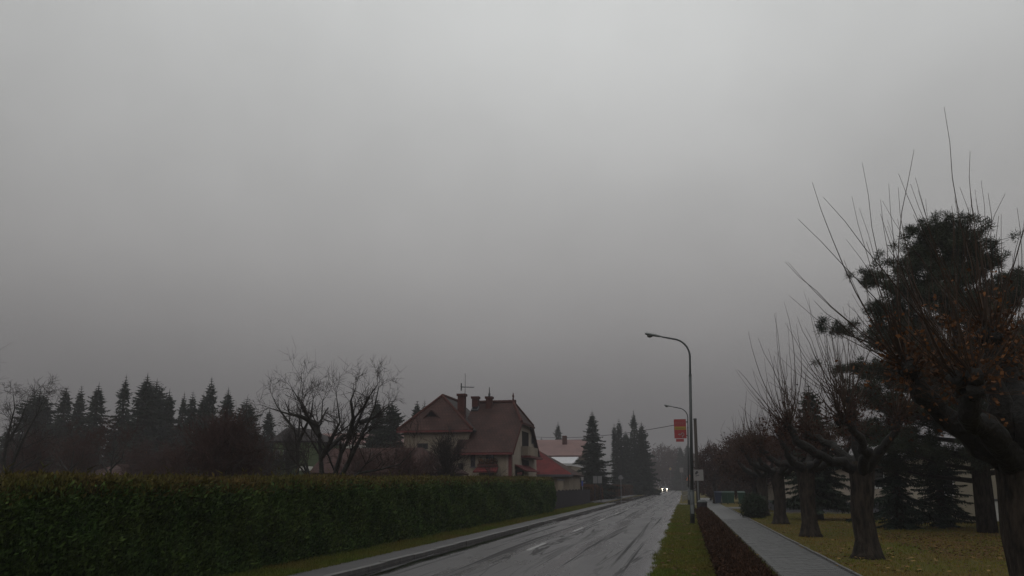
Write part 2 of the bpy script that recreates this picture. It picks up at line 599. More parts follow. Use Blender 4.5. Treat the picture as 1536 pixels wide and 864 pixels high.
def leaves_mesh(C, length, width, rs, axis=None, spread=1.0):
    """diamond leaf at each centre; axis (n,3) gives the long direction, spread how far it strays"""
    n = len(C)
    a = rand_dirs(n, rs)
    if axis is not None:
        a = axis + a * spread
        a /= np.linalg.norm(a, axis=1, keepdims=True)
    b = np.cross(a, rand_dirs(n, rs))
    b /= np.maximum(np.linalg.norm(b, axis=1, keepdims=True), 1e-6)
    L = length * rs.uniform(.6, 1.35, (n, 1))
    W = width * rs.uniform(.6, 1.35, (n, 1))
    V = np.empty((n, 4, 3))
    V[:, 0] = C - a * L * .5
    V[:, 1] = C + b * W * .5 - a * L * .05
    V[:, 2] = C + a * L * .5
    V[:, 3] = C - b * W * .5 - a * L * .05
    F = np.arange(n * 4).reshape(n, 4)
    return V.reshape(-1, 3), F


def tris_mesh(C, axis, length, width, rs):
    """thin needle triangles growing from C along axis"""
    n = len(C)
    b = np.cross(axis, rand_dirs(n, rs))
    b /= np.maximum(np.linalg.norm(b, axis=1, keepdims=True), 1e-6)
    L = np.asarray(length).reshape(-1, 1)
    W = np.asarray(width).reshape(-1, 1)
    V = np.empty((n, 3, 3))
    V[:, 0] = C - b * W * .5
    V[:, 1] = C + b * W * .5
    V[:, 2] = C + axis * L
    return V.reshape(-1, 3), np.arange(n * 3).reshape(n, 3)


# ------------------------------------------------------------------ ground, road, pavements
g = MB()
g.add([(-1900, -60, 0), (1900, -60, 0), (1900, 1900, 0), (-1900, 1900, 0)], [(0, 1, 2, 3)])
g.build('ground', 'grass_ground', kind='structure')

RZ = 0.004
road_l, road_r = -6.47, -0.78


def bend(y):
    return -0.00009 * max(0, y - 170) ** 2 * (1 if y < 420 else 1)


ys = [-20, 0, 20, 40, 60, 74, 78, 90, 110, 130, 170, 200, 230, 260, 300, 350]
V, F = [], []
rs0 = np.random.RandomState(3)
for y in ys:
    lx = road_l - (1.4 if 77 < y < 135 else 0)
    V += [(lx + bend(y), y, RZ), (road_r + bend(y), y, RZ)]
for i in range(len(ys) - 1):
    F.append((2 * i, 2 * i + 1, 2 * i + 3, 2 * i + 2))
# ragged broken right edge, laid a little lower
m = MB().add(V, F)
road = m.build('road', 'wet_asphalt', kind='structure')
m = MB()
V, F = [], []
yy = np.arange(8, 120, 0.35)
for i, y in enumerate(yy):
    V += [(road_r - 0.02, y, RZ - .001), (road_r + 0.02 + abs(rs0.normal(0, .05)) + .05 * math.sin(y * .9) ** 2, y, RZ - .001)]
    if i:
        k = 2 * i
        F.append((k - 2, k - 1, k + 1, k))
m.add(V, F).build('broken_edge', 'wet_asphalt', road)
# side road on the left and drive on the right
MB().quad((-40, 82.5, .003), (-7.5, 82.5, .003), (-7.5, 88, .003), (-40, 87, .003)).build('side_road', 'wet_asphalt', kind='structure')
MB().quad((road_r + .1, 79.5, .006), (1.7, 79.5, .006), (1.7, 82.5, .006), (road_r + .1, 83, .006)).build('crossing', 'footway', kind='structure')
MB().quad((3.05, 66, .010), (16, 66, .010), (16, 71, .010), (3.05, 71, .010)).build('driveway', 'footway', kind='structure')
MB().quad((10.2, 43.0, .010), (12.2, 45.2, .010), (12.2, 53.5, .010), (10.6, 53.5, .010)).build('garden_path', 'footway', kind='structure')

dash = MB().quad((-.055, 0, 0), (.055, 0, 0), (.055, 3.0, 0), (-.055, 3.0, 0)).mesh(name='road_dash')
y = 13.2
while y < 170:
    o = link('road_dash', dash, 'paint', road)
    o.location = (-4.22, y, RZ + .004)
    y += 9.6

# left footway with kerb stones
fw = MB().box(-7.36, -6.62, 5, 81, 0, .065).build('footway', 'footway', kind='structure')
MB().box(-9.7, -8.2, 88.5, 150, 0, .06).build('far_footway', 'footway', kind='structure')
kerb = MB().box(-.075, .075, .008, .992, 0, .08).mesh(name='kerb_stone')
rs = random.Random(5)
for y in range(12, 81):
    o = link('kerb_stone', kerb, 'kerb_stone', fw)
    o.location = (-6.54 + rs.uniform(-.012, .012), y, rs.uniform(-.008, .006))
    o.rotation_euler = (0, 0, rs.uniform(-.008, .008))

# right footpath of small pavers with edging stones
pth = MB().quad((1.66, -5, .012), (3.08, -5, .012), (3.08, 120, .012), (1.66, 120, .012)).build('path', 'paver_joint', kind='structure')
pav = MB().box(-.096, .096, -.046, .046, 0, .022).mesh(name='paver')
px0, ncol = 1.68, 7
cnt = 0
rest = MB()
for j in range(1, 900):
    yv = 16.6 + j * .105
    if yv > 80:
        break
    for i in range(ncol):
        x = px0 + (i + .5 + (.25 if j % 2 else -.25) * .6) * .2 + .0
        z = .012 + rs.uniform(-.002, .003)
        if cnt < 300:
            o = link('paver', pav, 'paver', pth)
            o.location = (x, yv, z)
            cnt += 1
        elif yv < 45:
            rest.box(x - .096, x + .096, yv - .046, yv + .046, z, z + .022)
rest.build('paving', 'paver', pth, kind='stuff')
MB().quad((1.66, 45, .03), (3.08, 45, .03), (3.08, 120, .03), (1.66, 120, .03)).build('far_paving', 'paver', pth)
edg = MB().box(-.03, .03, .01, .99, 0, .07).mesh(name='edging_stone')
for y in range(12, 66):
    o = link('edging_stone', edg, 'kerb_stone', pth)
    o.location = (3.12 + rs.uniform(-.006, .006), y, rs.uniform(-.01, .005))
    o.rotation_euler = (rs.uniform(-.006, .006), 0, rs.uniform(-.006, .006))


# grass and fallen leaves
def grass(name, x0, x1, y0, y1, n, h, material, seed, skip=None, z=0.0, label=None):
    r = np.random.RandomState(seed)
    # denser near the camera
    u = r.uniform(0, 1, n)
    yv = y0 * (y1 / y0) ** u
    C = np.stack([r.uniform(x0, x1, n), yv, np.full(n, z)], 1)
    if skip is not None:
        C = C[~skip(C)]
    ax = rand_dirs(len(C), r) * .55 + np.array([0, 0, 1.0])
    ax /= np.linalg.norm(ax, axis=1, keepdims=True)
    k = (C[:, 1] / y0) ** .5
    V, F = tris_mesh(C, ax, h * r.uniform(.5, 1.4, len(C)), .011 * k * r.uniform(.7, 1.4, len(C)), r)
    return link(name, np_mesh(V, F, name=name), material, kind='stuff')


grass('verge_grass', road_r - .2, .72, 14, 79, 75000, .055, 'lush_blade', 1, skip=lambda C: C[:, 0] < road_r + .02 + .05 * np.sin(C[:, 1] * 1.1) + .03 * np.sin(C[:, 1] * 5.3 + 1) + .03 * np.sin(C[:, 1] * 13.7) + rs0.normal(0, .04, len(C)))
grass('path_side_grass', .95, 1.68, 14, 60, 30000, .06, 'grass_blade', 2)
grass('lawn_grass', 3.16, 22, 14, 60, 110000, .055, 'lawn_blade', 3, skip=lambda C: (C[:, 0] > 10.2) & (C[:, 0] < 12.2) & (C[:, 1] > 43))
grass('left_verge_grass', -8.75, -7.27, 9, 80, 95000, .11, 'lush_blade', 4, z=.02)


def fallen(name, areas, n, size, material, seed):
    r = np.random.RandomState(seed)
    Cs = []
    for (x0, x1, y0, y1, k) in areas:
        Cs.append(np.stack([r.uniform(x0, x1, k), y0 * (y1 / y0) ** r.uniform(0, 1, k), np.full(k, .055)], 1))
    C = np.concatenate(Cs)
    V, F = leaves_mesh(C, size, size * .75, r, np.tile([[.7, .7, 0.05]], (len(C), 1)) * np.sign(r.normal(size=(len(C), 1))), .5)
    V[:, 2] = .03 + (V[:, 2] - .055) * .35 + .02
    return link(name, np_mesh(V, F, name=name), material, kind='stuff')


fallen('fallen_leaves', [(-.6, .6, 15, 50, 30), (.35, .75, 15, 45, 40), (1.1, 1.7, 15, 45, 26), (3.2, 14, 15, 48, 210), (3.0, 5.6, 17, 26, 60)], 0, .13, 'yellow_leaf', 8)
fallen('leaf_litter', [(3.2, 16, 15, 40, 1900), (6.0, 13.5, 22, 33, 4200), (-.6, .8, 15, 60, 220), (-8.3, -7.6, 12, 50, 300)], 0, .10, 'litter_leaf', 9)

# far hills in the fog
r = np.random.RandomState(12)


def hill(name, y0, depth, x0, x1, hs, seed):
    n, k = 60, 7
    r = np.random.RandomState(seed)
    prof = np.zeros(n)
    for f, a in ((1, .5), (2.3, .3), (5, .12), (11, .06)):
        prof += a * np.sin(np.linspace(0, 2 * math.pi * f, n) + r.uniform(0, 6))
    prof = (prof - prof.min()) / (prof.max() - prof.min())
    V, F = [], []
    for j in range(k):
        t = j / (k - 1)
        for i in range(n):
            V.append((x0 + (x1 - x0) * i / (n - 1), y0 + depth * t, -.5 + hs * (.35 + .65 * prof[i]) * math.sin(math.pi * t * .5)))
    for j in range(k - 1):
        for i in range(n - 1):
            a = j * n + i
            F.append((a, a + 1, a + n + 1, a + n))
    MB().add(V, F).build(name, 'hill', kind='structure', smooth=True)


hill('hill', 1150, 500, -1500, 1300, 75, 4)

# ------------------------------------------------------------------ hedges


def hedge_core(mb, path, halfw, hfun, seed):
    rr = np.random.RandomState(seed)
    V, F = [], []
    k = 8
    for i, (x, y) in enumerate(path):
        H = hfun(y)
        for j in range(k):
            t = j / (k - 1)
            ang = math.pi * (t)
            # rounded box section
            sx = max(-1, min(1, 1.35 * math.cos(ang)))
            sz = min(1, 1.5 * math.sin(ang)) if 0 < j < k - 1 else 0
            V.append((x + sx * halfw * (1 + rr.normal(0, .03)), y, max(0, sz) * H * (1 + rr.normal(0, .01))))
        if i:
            o = i * k
            for j in range(k - 1):
                F.append((o - k + j, o - k + j + 1, o + j + 1, o + j))
    F.append(tuple(range(k)))
    F.append(tuple(reversed(range((len(path) - 1) * k, len(path) * k))))
    mb.add(V, F)


def hedge_foliage(x0f, x1f, y0, y1, hfun, n, size, seed, bulge, top_share=.3, mats=('thuja', 'thuja_tip'), parent=None, kinds='foliage', up=.7, tipz=.16):
    """sprays on the front (x1), top and ends of a clipped hedge; bulge(y,z) pushes the face in and out"""
    r = np.random.RandomState(seed)
    u = r.uniform(0, 1, n)
    y = y0 * (y1 / y0) ** u
    H = np.array([hfun(v) for v in y])
    s = r.uniform(0, 1, n)
    z = np.empty(n)
    x = np.empty(n)
    nr = np.zeros((n, 3))
    front = s > top_share
    z[front] = H[front] * r.uniform(0.02, 1, front.sum())
    x1 = np.array([x1f(v) for v in y])
    x0 = np.array([x0f(v) for v in y])
    x[front] = x1[front]
    nr[front] = (1, 0, 0)
    top = ~front
    x[top] = r.uniform(0, 1, top.sum()) * (x1 - x0)[top] + x0[top]
    z[top] = H[top]
    nr[top] = (0, 0, 1)
    # end faces
    e = r.uniform(0, 1, n) < .02
    y[e] = np.where(r.uniform(0, 1, e.sum()) < .5, y0, y1)
    x[e] = r.uniform(0, 1, e.sum()) * (x1 - x0)[e] + x0[e]
    z[e] = H[e] * r.uniform(0, 1, e.sum())
    b = bulge(y, z)
    x = np.where(front & ~e, x + b, x)
    # round the shoulder
    sh = np.clip((z - (H - .28)) / .28, 0, 1)
    x = np.where(front, x - .16 * sh ** 2, x)
    z = np.where(top, z - .12 * np.clip(1 - (x1 - x) / .3, 0, 1) ** 2 + r.normal(0, .03, n), z)
    C = np.stack([x, y, z], 1) + r.normal(0, .035, (n, 3))
    ax = nr * .8 + np.array([0, 0, up])
    k = (y / y0) ** .35
    tipm = (z > H - tipz * r.uniform(.2, 1.6, n))
    for sel, mname, nm in ((~tipm, mats[0], kinds), (tipm, mats[1], 'tips')):
        V, F = leaves_mesh(C[sel], size * k[sel][:, None], size * .42 * k[sel][:, None], r, ax[sel], .75)
        link(nm, np_mesh(V, F, name=nm), mname, parent, kind='stuff').location = -WPOS[parent.name]


hd = thing('thuja_hedge', (-8.6, 20, 0), 'long clipped green thuja hedge running along the left footway', 'hedge')
hH = lambda y: 1.70 + (2.10 - 1.70) * min(1, max(0, (y - 7) / 46)) + .02 * math.sin(y * 1.9) + .02 * math.sin(y * .71)


def hbulge(y, z):
    return .07 * np.sin(y * 2.1 + .6 * np.sin(z * 3)) * np.sin(y * .9 + 1) + .06 * np.sin(y * 5.3 + z * 2) + .05 * np.sin(z * 4 + y) + np.where(y > 44, .14 * np.abs(np.sin((y - 44) * 1.0)), 0)


cb = MB()
hedge_core(cb, [(-8.85, v) for v in np.arange(3, 54.6, 1.5)], .46, lambda y: hH(y) - .09, 2)
cb.build('branches', 'hedge_core', hd).location.x -= .22
hedge_foliage(lambda y: -9.8, lambda y: -8.42, 4, 54.5, hH, 400000, .054, 3, hbulge, .22, parent=hd)

rt_ = random.Random(77)
st_ = MB()
for k in range(150):
    y = 6 * (54 / 6) ** rt_.random()
    x = rt_.uniform(-9.6, -8.55)
    z = hH(y) - .12
    tip = Vector((x + rt_.gauss(0, .07), y + rt_.gauss(0, .07), z + rt_.uniform(.2, .42)))
    st_.tube([(x, y, z), tip], [.006, .002], 3, cap=False)
    for q in range(3):
        c = Vector((x, y, z)).lerp(tip, rt_.uniform(.5, 1))
        st_.tube([c, c + Vector((rt_.gauss(0, .06), rt_.gauss(0, .06), .07))], [.012, .002], 3, cap=False)
st_.build('stray_shoots', 'thuja_tip', hd, kind='stuff')

bh = thing('barberry_hedge', (1.0, 20, 0), 'low clipped reddish brown hedge between the grass verge and the path', 'hedge')
bH = lambda y: .58 + .07 * abs(math.sin(y * 2.6 + .5 * math.sin(y))) + .02 * math.sin(y * 5.1)
cb = MB()
hedge_core(cb, [(.80, v) for v in np.arange(4, 41.1, .4)], .18, lambda y: bH(y) - .06, 2)
cb.build('branches', 'hedge_core', bh)
rb = lambda y, z: .09 * np.abs(np.sin(y * 2.6 + .5 * np.sin(y))) - .04 + .02 * np.sin(y * 7.7 + z * 5)
hedge_foliage(lambda y: .58, lambda y: 1.02, 6, 41, bH, 120000, .032, 5, rb, .5, mats=('berberis', 'berberis'), parent=bh, up=.5)
hedge_foliage(lambda y: 1.02, lambda y: .60, 6, 41, bH, 60000, .032, 6, lambda y, z: -rb(y, z), .0, mats=('berberis', 'berberis'), parent=bh, kinds='foliage', up=.5)

rh = thing('beech_hedge', (-10.6, 95, 0), 'low russet hedge beyond the side road below the tall spruce', 'hedge')
cb = MB()
hedge_core(cb, [(-10.6 + (v - 89) * .008, v) for v in np.arange(89, 165, 3)], .5, lambda y: 1.55, 2)
cb.build('branches', 'hedge_core', rh)
hedge_foliage(lambda y: -11.2, lambda y: -10.1 + (y - 89) * .008, 89, 164, lambda y: 1.6 + .15 * math.sin(y * .9), 14000, .16, 7, lambda y, z: .2 * np.sin(y * 1.3), .3, mats=('russet_leaf', 'russet_leaf'), parent=rh)

# dark board fence between the thuja hedge and the side road
fn = thing('board_fence', (-9.1, 56, 0), 'dark board fence between the end of the thuja hedge and the side road', 'fence')
for i, v in enumerate(range(56, 82, 2)):
    MB().box(-9.16, -9.04, v - .06, v + .06, 0, 1.38).build('post', 'dark_wood', fn)
bm_ = MB()
rr = random.Random(2)
v = 56.1
while v < 81.9:
    bm_.box(-9.03, -9.005, v, v + .13, .08, 1.3 + rr.uniform(-.03, .03))
    v += .15
bm_.build('boards', 'dark_wood', fn, kind='stuff')
for zz in (.35, 1.05):
    MB().box(-9.10, -9.032, 56, 82, zz - .04, zz + .04).build('rail', 'dark_wood', fn)
gp = thing('gate_pillar', (-9.8, 66.0, 0), 'tan plastered gate pillar rising behind the dark fence at the hedge end', 'pillar')
q = P(841, 719, 66)
MB().box(q.x - .2, q.x + .2, 65.8, 66.2, 0, q.z - .08).build('shaft', 'render_beige', gp)
MB().box(q.x - .26, q.x + .26, 65.74, 66.26, q.z - .08, q.z).build('cap', 'plinth', gp)


# ------------------------------------------------------------------ trees
def to_dir(d, ang, azim):
    d = d.normalized()
    a = d.orthogonal().normalized()
    b = d.cross(a)
    return (d * math.cos(ang) + (a * math.cos(azim) + b * math.sin(azim)) * math.sin(ang)).normalized()


def grow(mb, tw, p, d, L, r, depth, rng, up=.15, spread=.6, wob=.18, kids=(2, 3), minr=.006, ratio=.72, twn=2):
    """recursive bare branch: thick wood goes to mb, the last two orders to tw"""
    n = 4 if depth > 1 else 3
    pts, rr = [p.copy()], [r]
    q, dd = p.copy(), d.normalized()
    for i in range(n):
        dd = (dd + Vector((rng.gauss(0, wob), rng.gauss(0, wob), rng.gauss(0, wob) + up * .5))).normalized()
        q = q + dd * (L / n)
        pts.append(q.copy())
        rr.append(max(minr * .6, r * (1 - .42 * (i + 1) / n)))
    (mb if depth > 2 else tw).tube(pts, rr, 6 if r > .05 else (4 if r > .02 else 3), cap=False)
    if depth <= 0:
        return
    for i in range(rng.randint(*kids)):
        k = rng.randint(max(1, n - 2), n)
        nd = to_dir((pts[k] - pts[k - 1]), rng.uniform(.35, 1.0) * spread * 1.3, rng.uniform(0, 6.28))
        nd = (nd + Vector((0, 0, up))).normalized()
        grow(mb, tw, pts[k], nd, L * rng.uniform(.62, .85), max(minr, rr[k] * ratio), depth - 1, rng, up, spread, wob, kids, minr, ratio)
    for i in range(twn):
        k = rng.randint(1, n - 1)
        nd = to_dir((pts[k] - pts[k - 1]), rng.uniform(.6, 1.2), rng.uniform(0, 6.28))
        grow(mb, tw, pts[k], (nd + Vector((0, 0, up * 1.5))).normalized(), L * rng.uniform(.3, .55), max(minr, rr[k] * .4), min(depth - 1, 1), rng, up, spread, wob, kids, minr, ratio, 1)


# ---- spruces
def spruce_proto(H, R, seed, gap=0.0, droop=.35, dens=1.0, z0=.06, mname='spruce', tip=.9):
    """returns (trunk mesh, foliage mesh) for a conifer standing at the origin"""
    rng = random.Random(seed)
    rs = np.random.RandomState(seed)
    t = MB()
    wob = [(rng.gauss(0, .01) * H * .3, rng.gauss(0, .01) * H * .3) for _ in range(5)]
    t.tube([(0, 0, 0), (wob[1][0] * .4, wob[1][1] * .4, H * .35), (wob[2][0] * .5, 0, H * .7), (0, 0, H * .97)], [R * .09, R * .07, R * .04, R * .008], 6)
    C, A, Ls, Ws = [], [], [], []
    z = z0 * H
    step = H * .026
    while z < H * .985:
        f = z / H
        env = R * (1 - f) ** tip + .04
        env *= rng.uniform(.78, 1.15)
        if gap and rng.random() < gap:
            env *= .45
        nb = max(4, int((6 + 6 * (1 - f)) * dens))
        a0 = rng.uniform(0, 6.28)
        for b in range(nb):
            az = a0 + 6.283 * b / nb + rng.gauss(0, .2)
            L = env * rng.uniform(.62, 1.12)
            rise = (.30 if f > .75 else (.05 if f > .4 else -.1)) + rng.gauss(0, .08)
            nseg = max(3, int(L / .17))
            out = np.array([math.cos(az), math.sin(az), 0.0])
            side = np.array([-math.sin(az), math.cos(az), 0.0])
            ts = (np.arange(nseg) + .5) / nseg
            kk = min(1.0, max(.26, (1 - f) * 7.5))
            for tt in ts:
                zz = z + L * (rise * tt - droop * tt * (1 - .55 * tt))
                pos = out * L * tt + np.array([0, 0, zz])
                wl = (.35 + .55 * (1 - tt)) * (.30 + .24 * L) * kk
                for sgn in (-1, 1):
                    C.append(pos)
                    v = out * .55 + side * sgn * rng.uniform(.5, 1) + np.array([0, 0, rng.uniform(-.55, .05)])
                    A.append(v)
                    Ls.append(wl * rng.uniform(.7, 1.25))
                    Ws.append((.20 + .14 * rng.random()) * max(.4, kk))
                if tt > .2:
                    C.append(pos)
                    A.append(out * .25 + np.array([0, 0, -1.0]) + side * rng.gauss(0, .3))
                    Ls.append(wl * .8)
                    Ws.append(.26 * max(.4, kk))
            C.append(out * L * .9 + np.array([0, 0, z + L * (rise * .9 - droop * .45)]))
            A.append(out + np.array([0, 0, .25]))
            Ls.append(.38 * kk)
            Ws.append(.16 * max(.4, kk))
        z += step * rng.uniform(.75, 1.3) * (1.25 - .5 * f)
    for k in range(int(1100 * dens)):                       # inner sprays close the crown
        f = z0 + (.93 - z0) * rng.random()
        a = rng.uniform(0, 6.283)
        q = (R * (1 - f) ** tip) * math.sqrt(rng.random()) * .50
        C.append(np.array([math.cos(a) * q, math.sin(a) * q, H * f]))
        A.append(np.array([math.cos(a) * .8, math.sin(a) * .8, rng.uniform(-.9, .1)]))
        Ls.append((.35 + .3 * rng.random()) * min(1, (1 - f) * 5 + .3))
        Ws.append(.24 * min(1, (1 - f) * 5 + .3))
    C.append(np.array([0, 0, H * .93]))
    A.append(np.array([0, 0, 1.0]))
    Ls.append(H * .085)
    Ws.append(.16)
    C, A = np.array(C), np.array(A)
    A /= np.linalg.norm(A, axis=1, keepdims=True)
    V, F = tris_mesh(C, A, np.array(Ls), np.array(Ws), rs)
    return t.mesh(name='trunk'), np_mesh(V, F, name='crown')


SP = [spruce_proto(15, 4.5, 1), spruce_proto(15, 4.2, 2, .12, tip=.8), spruce_proto(15, 4.6, 3, .05, .42), spruce_proto(15, 4.2, 4, .3, .3, .85), spruce_proto(15, 5.4, 5, 0, .35, 1.15, tip=.68)]


def spruce(xy, H, rscale, var, rz, label, group=None, mname='spruce', name='spruce_tree'):
    o = thing(name, (xy[0], xy[1], 0), label, 'spruce tree', group)
    s = H / 15
    o.scale = (s * rscale, s * rscale, s)
    o.rotation_euler = (0, 0, rz)
    tm, fm = SP[var]
    if mname != 'spruce':
        fm = fm.copy()
        fm.materials.clear()
    link('trunk', tm, 'bark', o)
    link('crown', fm, mname, o, kind='stuff')
    return o


rowg = 'spruces in the dark row beyond the gardens'
row = [(61, 583, 97, 1.5, 4, 'broad blunt topped dark spruce behind the bare tree at the left edge of the photo'),
       (101, 577, 96, 1.0, 0, 'slim spruce just right of the blunt-topped tree, leftmost pointed top of the row'),
       (123, 577, 101, .85, 1, 'thin spruce squeezed between two fuller ones near the left end of the row'),
       (149, 574, 92, 1.15, 2, 'full spruce standing alone before the wide gap in the row'),
       (190, 562, 95, .95, 3, 'tall ragged spruce with see-through branches right of the wide gap in the row'),
       (222, 560, 90, 1.3, 2, 'tallest and widest spruce in the middle of the row'),
       (236, 568, 99, 1.2, 4, 'spruce half hidden against the right side of the tallest one in the row'),
       (255, 583, 93, .95, 0, 'shorter spruce on the right flank of the tallest pair in the row'),
       (277, 588, 98, .8, 3, 'thin gappy spruce left of a pair of equal tops in the row'),
       (290, 586, 94, .9, 1, 'slim spruce, right one of a pair of equal tops in the row'),
       (318, 565, 97, .8, 1, 'tall narrow spruce with a needle-like leader in the right half of the row'),
       (306, 588, 91, .9, 0, 'low spruce leaning on the narrow tall one in the right half of the row'),
       (343, 581, 92, 1.05, 2, 'regular cone-shaped spruce right of the narrow tall one in the row'),
       (371, 595, 96, 1.05, 4, 'blunt rounded spruce near the right end of the row'),
       (405, 610, 100, 1.0, 0, 'lowest spruce at the right end of the row, left of the bare fruit tree')]
for i, (x, y, Y, rsx, var, lab) in enumerate(row):
    q = P(x, y, Y)
    spruce((q.x, Y), q.z, rsx, var, i * 1.3, lab, rowg)
# a second, lower rank behind them closes the row
for i, (x, y, Y) in enumerate([(12, 640, 118), (85, 630, 120), (135, 632, 118), (172, 640, 121), (208, 628, 117), (245, 625, 119), (268, 630, 122), (300, 628, 118), (330, 632, 121), (356, 632, 117), (388, 645, 119)]):
    q = P(x, y, Y)
    spruce((q.x, Y), q.z, 1.25, i % 5, i * 2.1, 'dark lower spruce behind the front rank, %s of eleven from the left' % ('first second third fourth fifth sixth seventh eighth ninth tenth last'.split()[i]), 'second rank of spruces beyond the gardens')
hs = 'spruces behind the red roofed house'
for x, y, Y, s, v, lab in [(567, 596, 85, 1.1, 2, 'dark spruce left of the house, left one of two close tops'),
                           (588, 598, 84, 1.0, 4, 'dark spruce left of the house, right one of two close tops'),
                           (626, 597, 90, .9, 0, 'spruce top showing above the left roof slope of the house'),
                           (637, 600, 93, .8, 1, 'thin spruce top touching the left roof slope of the house')]:
    q = P(x, y, Y)
    spruce((q.x, Y), q.z, s, v, x, lab, hs)
q = P(888, 615, 106)
spruce((q.x, 106), q.z, 1.1, 2, .4, 'tall dark full spruce beside the road above the russet hedge')
q = P(950, 615, 160)
spruce((q.x, 160), q.z, .85, 3, .4, 'tall hazy spruce with open top left of the road far ahead')
for x, y, Y, s, lab in [(962, 632, 158, .72, 'broad hazy spruce on the right of the tall far one'), (938, 645, 163, .8, 'hazy lower spruce on the left of the tall far one')]:
    q = P(x, y, Y)
    spruce((q.x, Y), q.z, s, 4, 1 + x, lab, 'hazy spruces left of the road far ahead')
CY = spruce_proto(15, 1.2, 9, 0, .05, .9, .02, tip=.45)
for x, y, Y, lab in [(921, 634, 150, 'slim dark columnar conifer, left and lower one of the two'), (928, 627, 152, 'slim dark columnar conifer, right and taller one of the two')]:
    q = P(x, y, Y)
    o = thing('columnar_conifer', (q.x, Y, 0), lab, 'conifer tree', 'columnar conifers between the spruces')
    o.scale = (q.z / 15,) * 3
    link('trunk', CY[0], 'bark', o)
    link('crown', CY[1], 'spruce', o, kind='stuff')
q = P(837, 632, 190)
spruce((q.x, 190), q.z, 1.0, 3, .4, 'lone hazy spruce rising behind the long pink roof')
for x, y, Y, lab in [(1020, 668, 300, 'hazy far conifer beside the road end, left one'), (1031, 664, 285, 'hazy far conifer beside the road end, behind the lamp posts'), (812, 655, 260, 'small hazy conifer just right of the house gable')]:
    q = P(x, y, Y)
    spruce((q.x, Y), q.z, 1.3, 2, 1 + x, lab, 'far conifers in the mist')
q = P(1212, 574, 46)
LS = spruce_proto(15, 5.6, 33, .05, .35, 1.0, .15, tip=.8)
o = thing('spruce_tree', (q.x, 46, 0), 'dark spruce on the lawn behind the second and third pollarded trees', 'spruce tree')
o.scale = (q.z / 15,) * 3
link('trunk', LS[0], 'bark', o)
link('crown', LS[1], 'spruce', o, kind='stuff')
# low blue green conifers in front of the pale building
BS = spruce_proto(15, 8.5, 21, .45, .5, .5, .05, tip=.6)
BT = spruce_proto(15, 8.5, 22, .5, .4, .45, .03, tip=.5)
for x, y, Y, lab in [(1335, 640, 37, 'loose drooping blue green conifer right of the near pollard trunk'), (1400, 655, 39, 'loose drooping blue green conifer in front of the pale building wall')]:
    q = P(x, y, Y)
    o = thing('drooping_conifer', (q.x, Y, 0), lab, 'conifer tree', 'blue green conifers on the lawn')
    o.scale = (q.z / 15 * 1.0, q.z / 15 * 1.0, q.z / 15)
    pr_ = BS if x < 1380 else BT
    link('trunk', pr_[0], 'bark', o)
    link('crown', pr_[1], 'blue_spruce', o, kind='stuff')


# ---- the dark pine on the right
def pine(base, H, R, seed, label):
    rng = random.Random(seed)
    rs = np.random.RandomState(seed)
    o = thing('pine_tree', base, label, 'pine tree')
    B = Vector(base)
    tb = MB()
    tb.tube([B, B + Vector((.05, 0, H * .3)), B + Vector((-.15, .1, H * .6)), B + Vector((-.35, 0, H * .97))], [.36, .30, .19, .03], 9)
    tb.build('trunk', 'bark', o, smooth=True)
    C = []
    limbs = 0
    for i in range(92):
        f = 1 - .78 * (i + .5) / 92 * rng.uniform(.92, 1.04)
        z = H * f
        env = R * min(1.0, (1 - f) * 2.9 + .08) * (1 if f > .4 else .8) * rng.uniform(.6, 1.15) + .25
        L = env * rng.uniform(.72, 1.08)
        az = i * 2.399 + rng.gauss(0, .3)
        rise = .25 + .65 * f
        p0 = B + Vector((-.35 * f, 0, z - L * rise * .55))
        d = Vector((math.cos(az), math.sin(az), 0))
        p1 = p0 + d * L * .5 + Vector((0, 0, L * rise * .15))
        p2 = p0 + d * L + Vector((0, 0, L * rise * .5))
        lb = MB().tube([p0, p1, p2], [.03 + .02 * L, .03 + .008 * L, .015], 5, cap=False)
        for k in range(int(11 + L * 7.5)):
            t = rng.uniform(.42, 1.06)
            c = p0.lerp(p1, t * 2) if t < .5 else p1.lerp(p2, (t - .5) * 2)
            q = c + Vector((rng.gauss(0, .36), rng.gauss(0, .36), rng.gauss(.12, .15)))
            lb.tube([c, q], [.014, .008], 3, cap=False)
            C.append(q)
        lb.build('limb', 'wet_bark', o)
    C = np.array([tuple(c) for c in C])
    per = 115
    CC = np.repeat(C, per, 0)
    A = rand_dirs(len(CC), rs)
    A[:, 2] = A[:, 2] * .8 + .35
    A /= np.linalg.norm(A, axis=1, keepdims=True)
    CC = CC + A * rs.uniform(0, .14, (len(CC), 1)) + rs.normal(0, .065, CC.shape)
    V, F = tris_mesh(CC, A, rs.uniform(.11, .19, len(CC)), rs.uniform(.018, .032, len(CC)), rs)
    V -= np.array(base)
    link('needles', np_mesh(V, F, name='needles'), 'pine', o, kind='stuff')
    return o


q = P(1440, 330, 34)
pine((10.8, 34.5, 0), q.z, 5.2, 4, 'tall dark pine rising behind the nearest pollarded tree')
pine((17.6, 36, 0), 9.0, 4.2, 8, 'second dark pine half outside the right edge of the photo')

# ---- pollarded trees in a row along the path
SHOOT = []
for s in range(9):
    rng = random.Random(100 + s)
    pts, rr = [], []
    bendk = rng.uniform(.05, .32)
    for i in range(8):
        t = i / 7
        pts.append((bendk * t * t + rng.gauss(0, .0045) * (i > 0), rng.gauss(0, .0045) * (i > 0) + .03 * math.sin(t * 3 + s) - .03 * math.sin(s), t))
        rr.append(.0056 * (1 - .78 * t))
    SHOOT.append(MB().tube(pts, rr, 3, cap=False).mesh(name='shoot'))


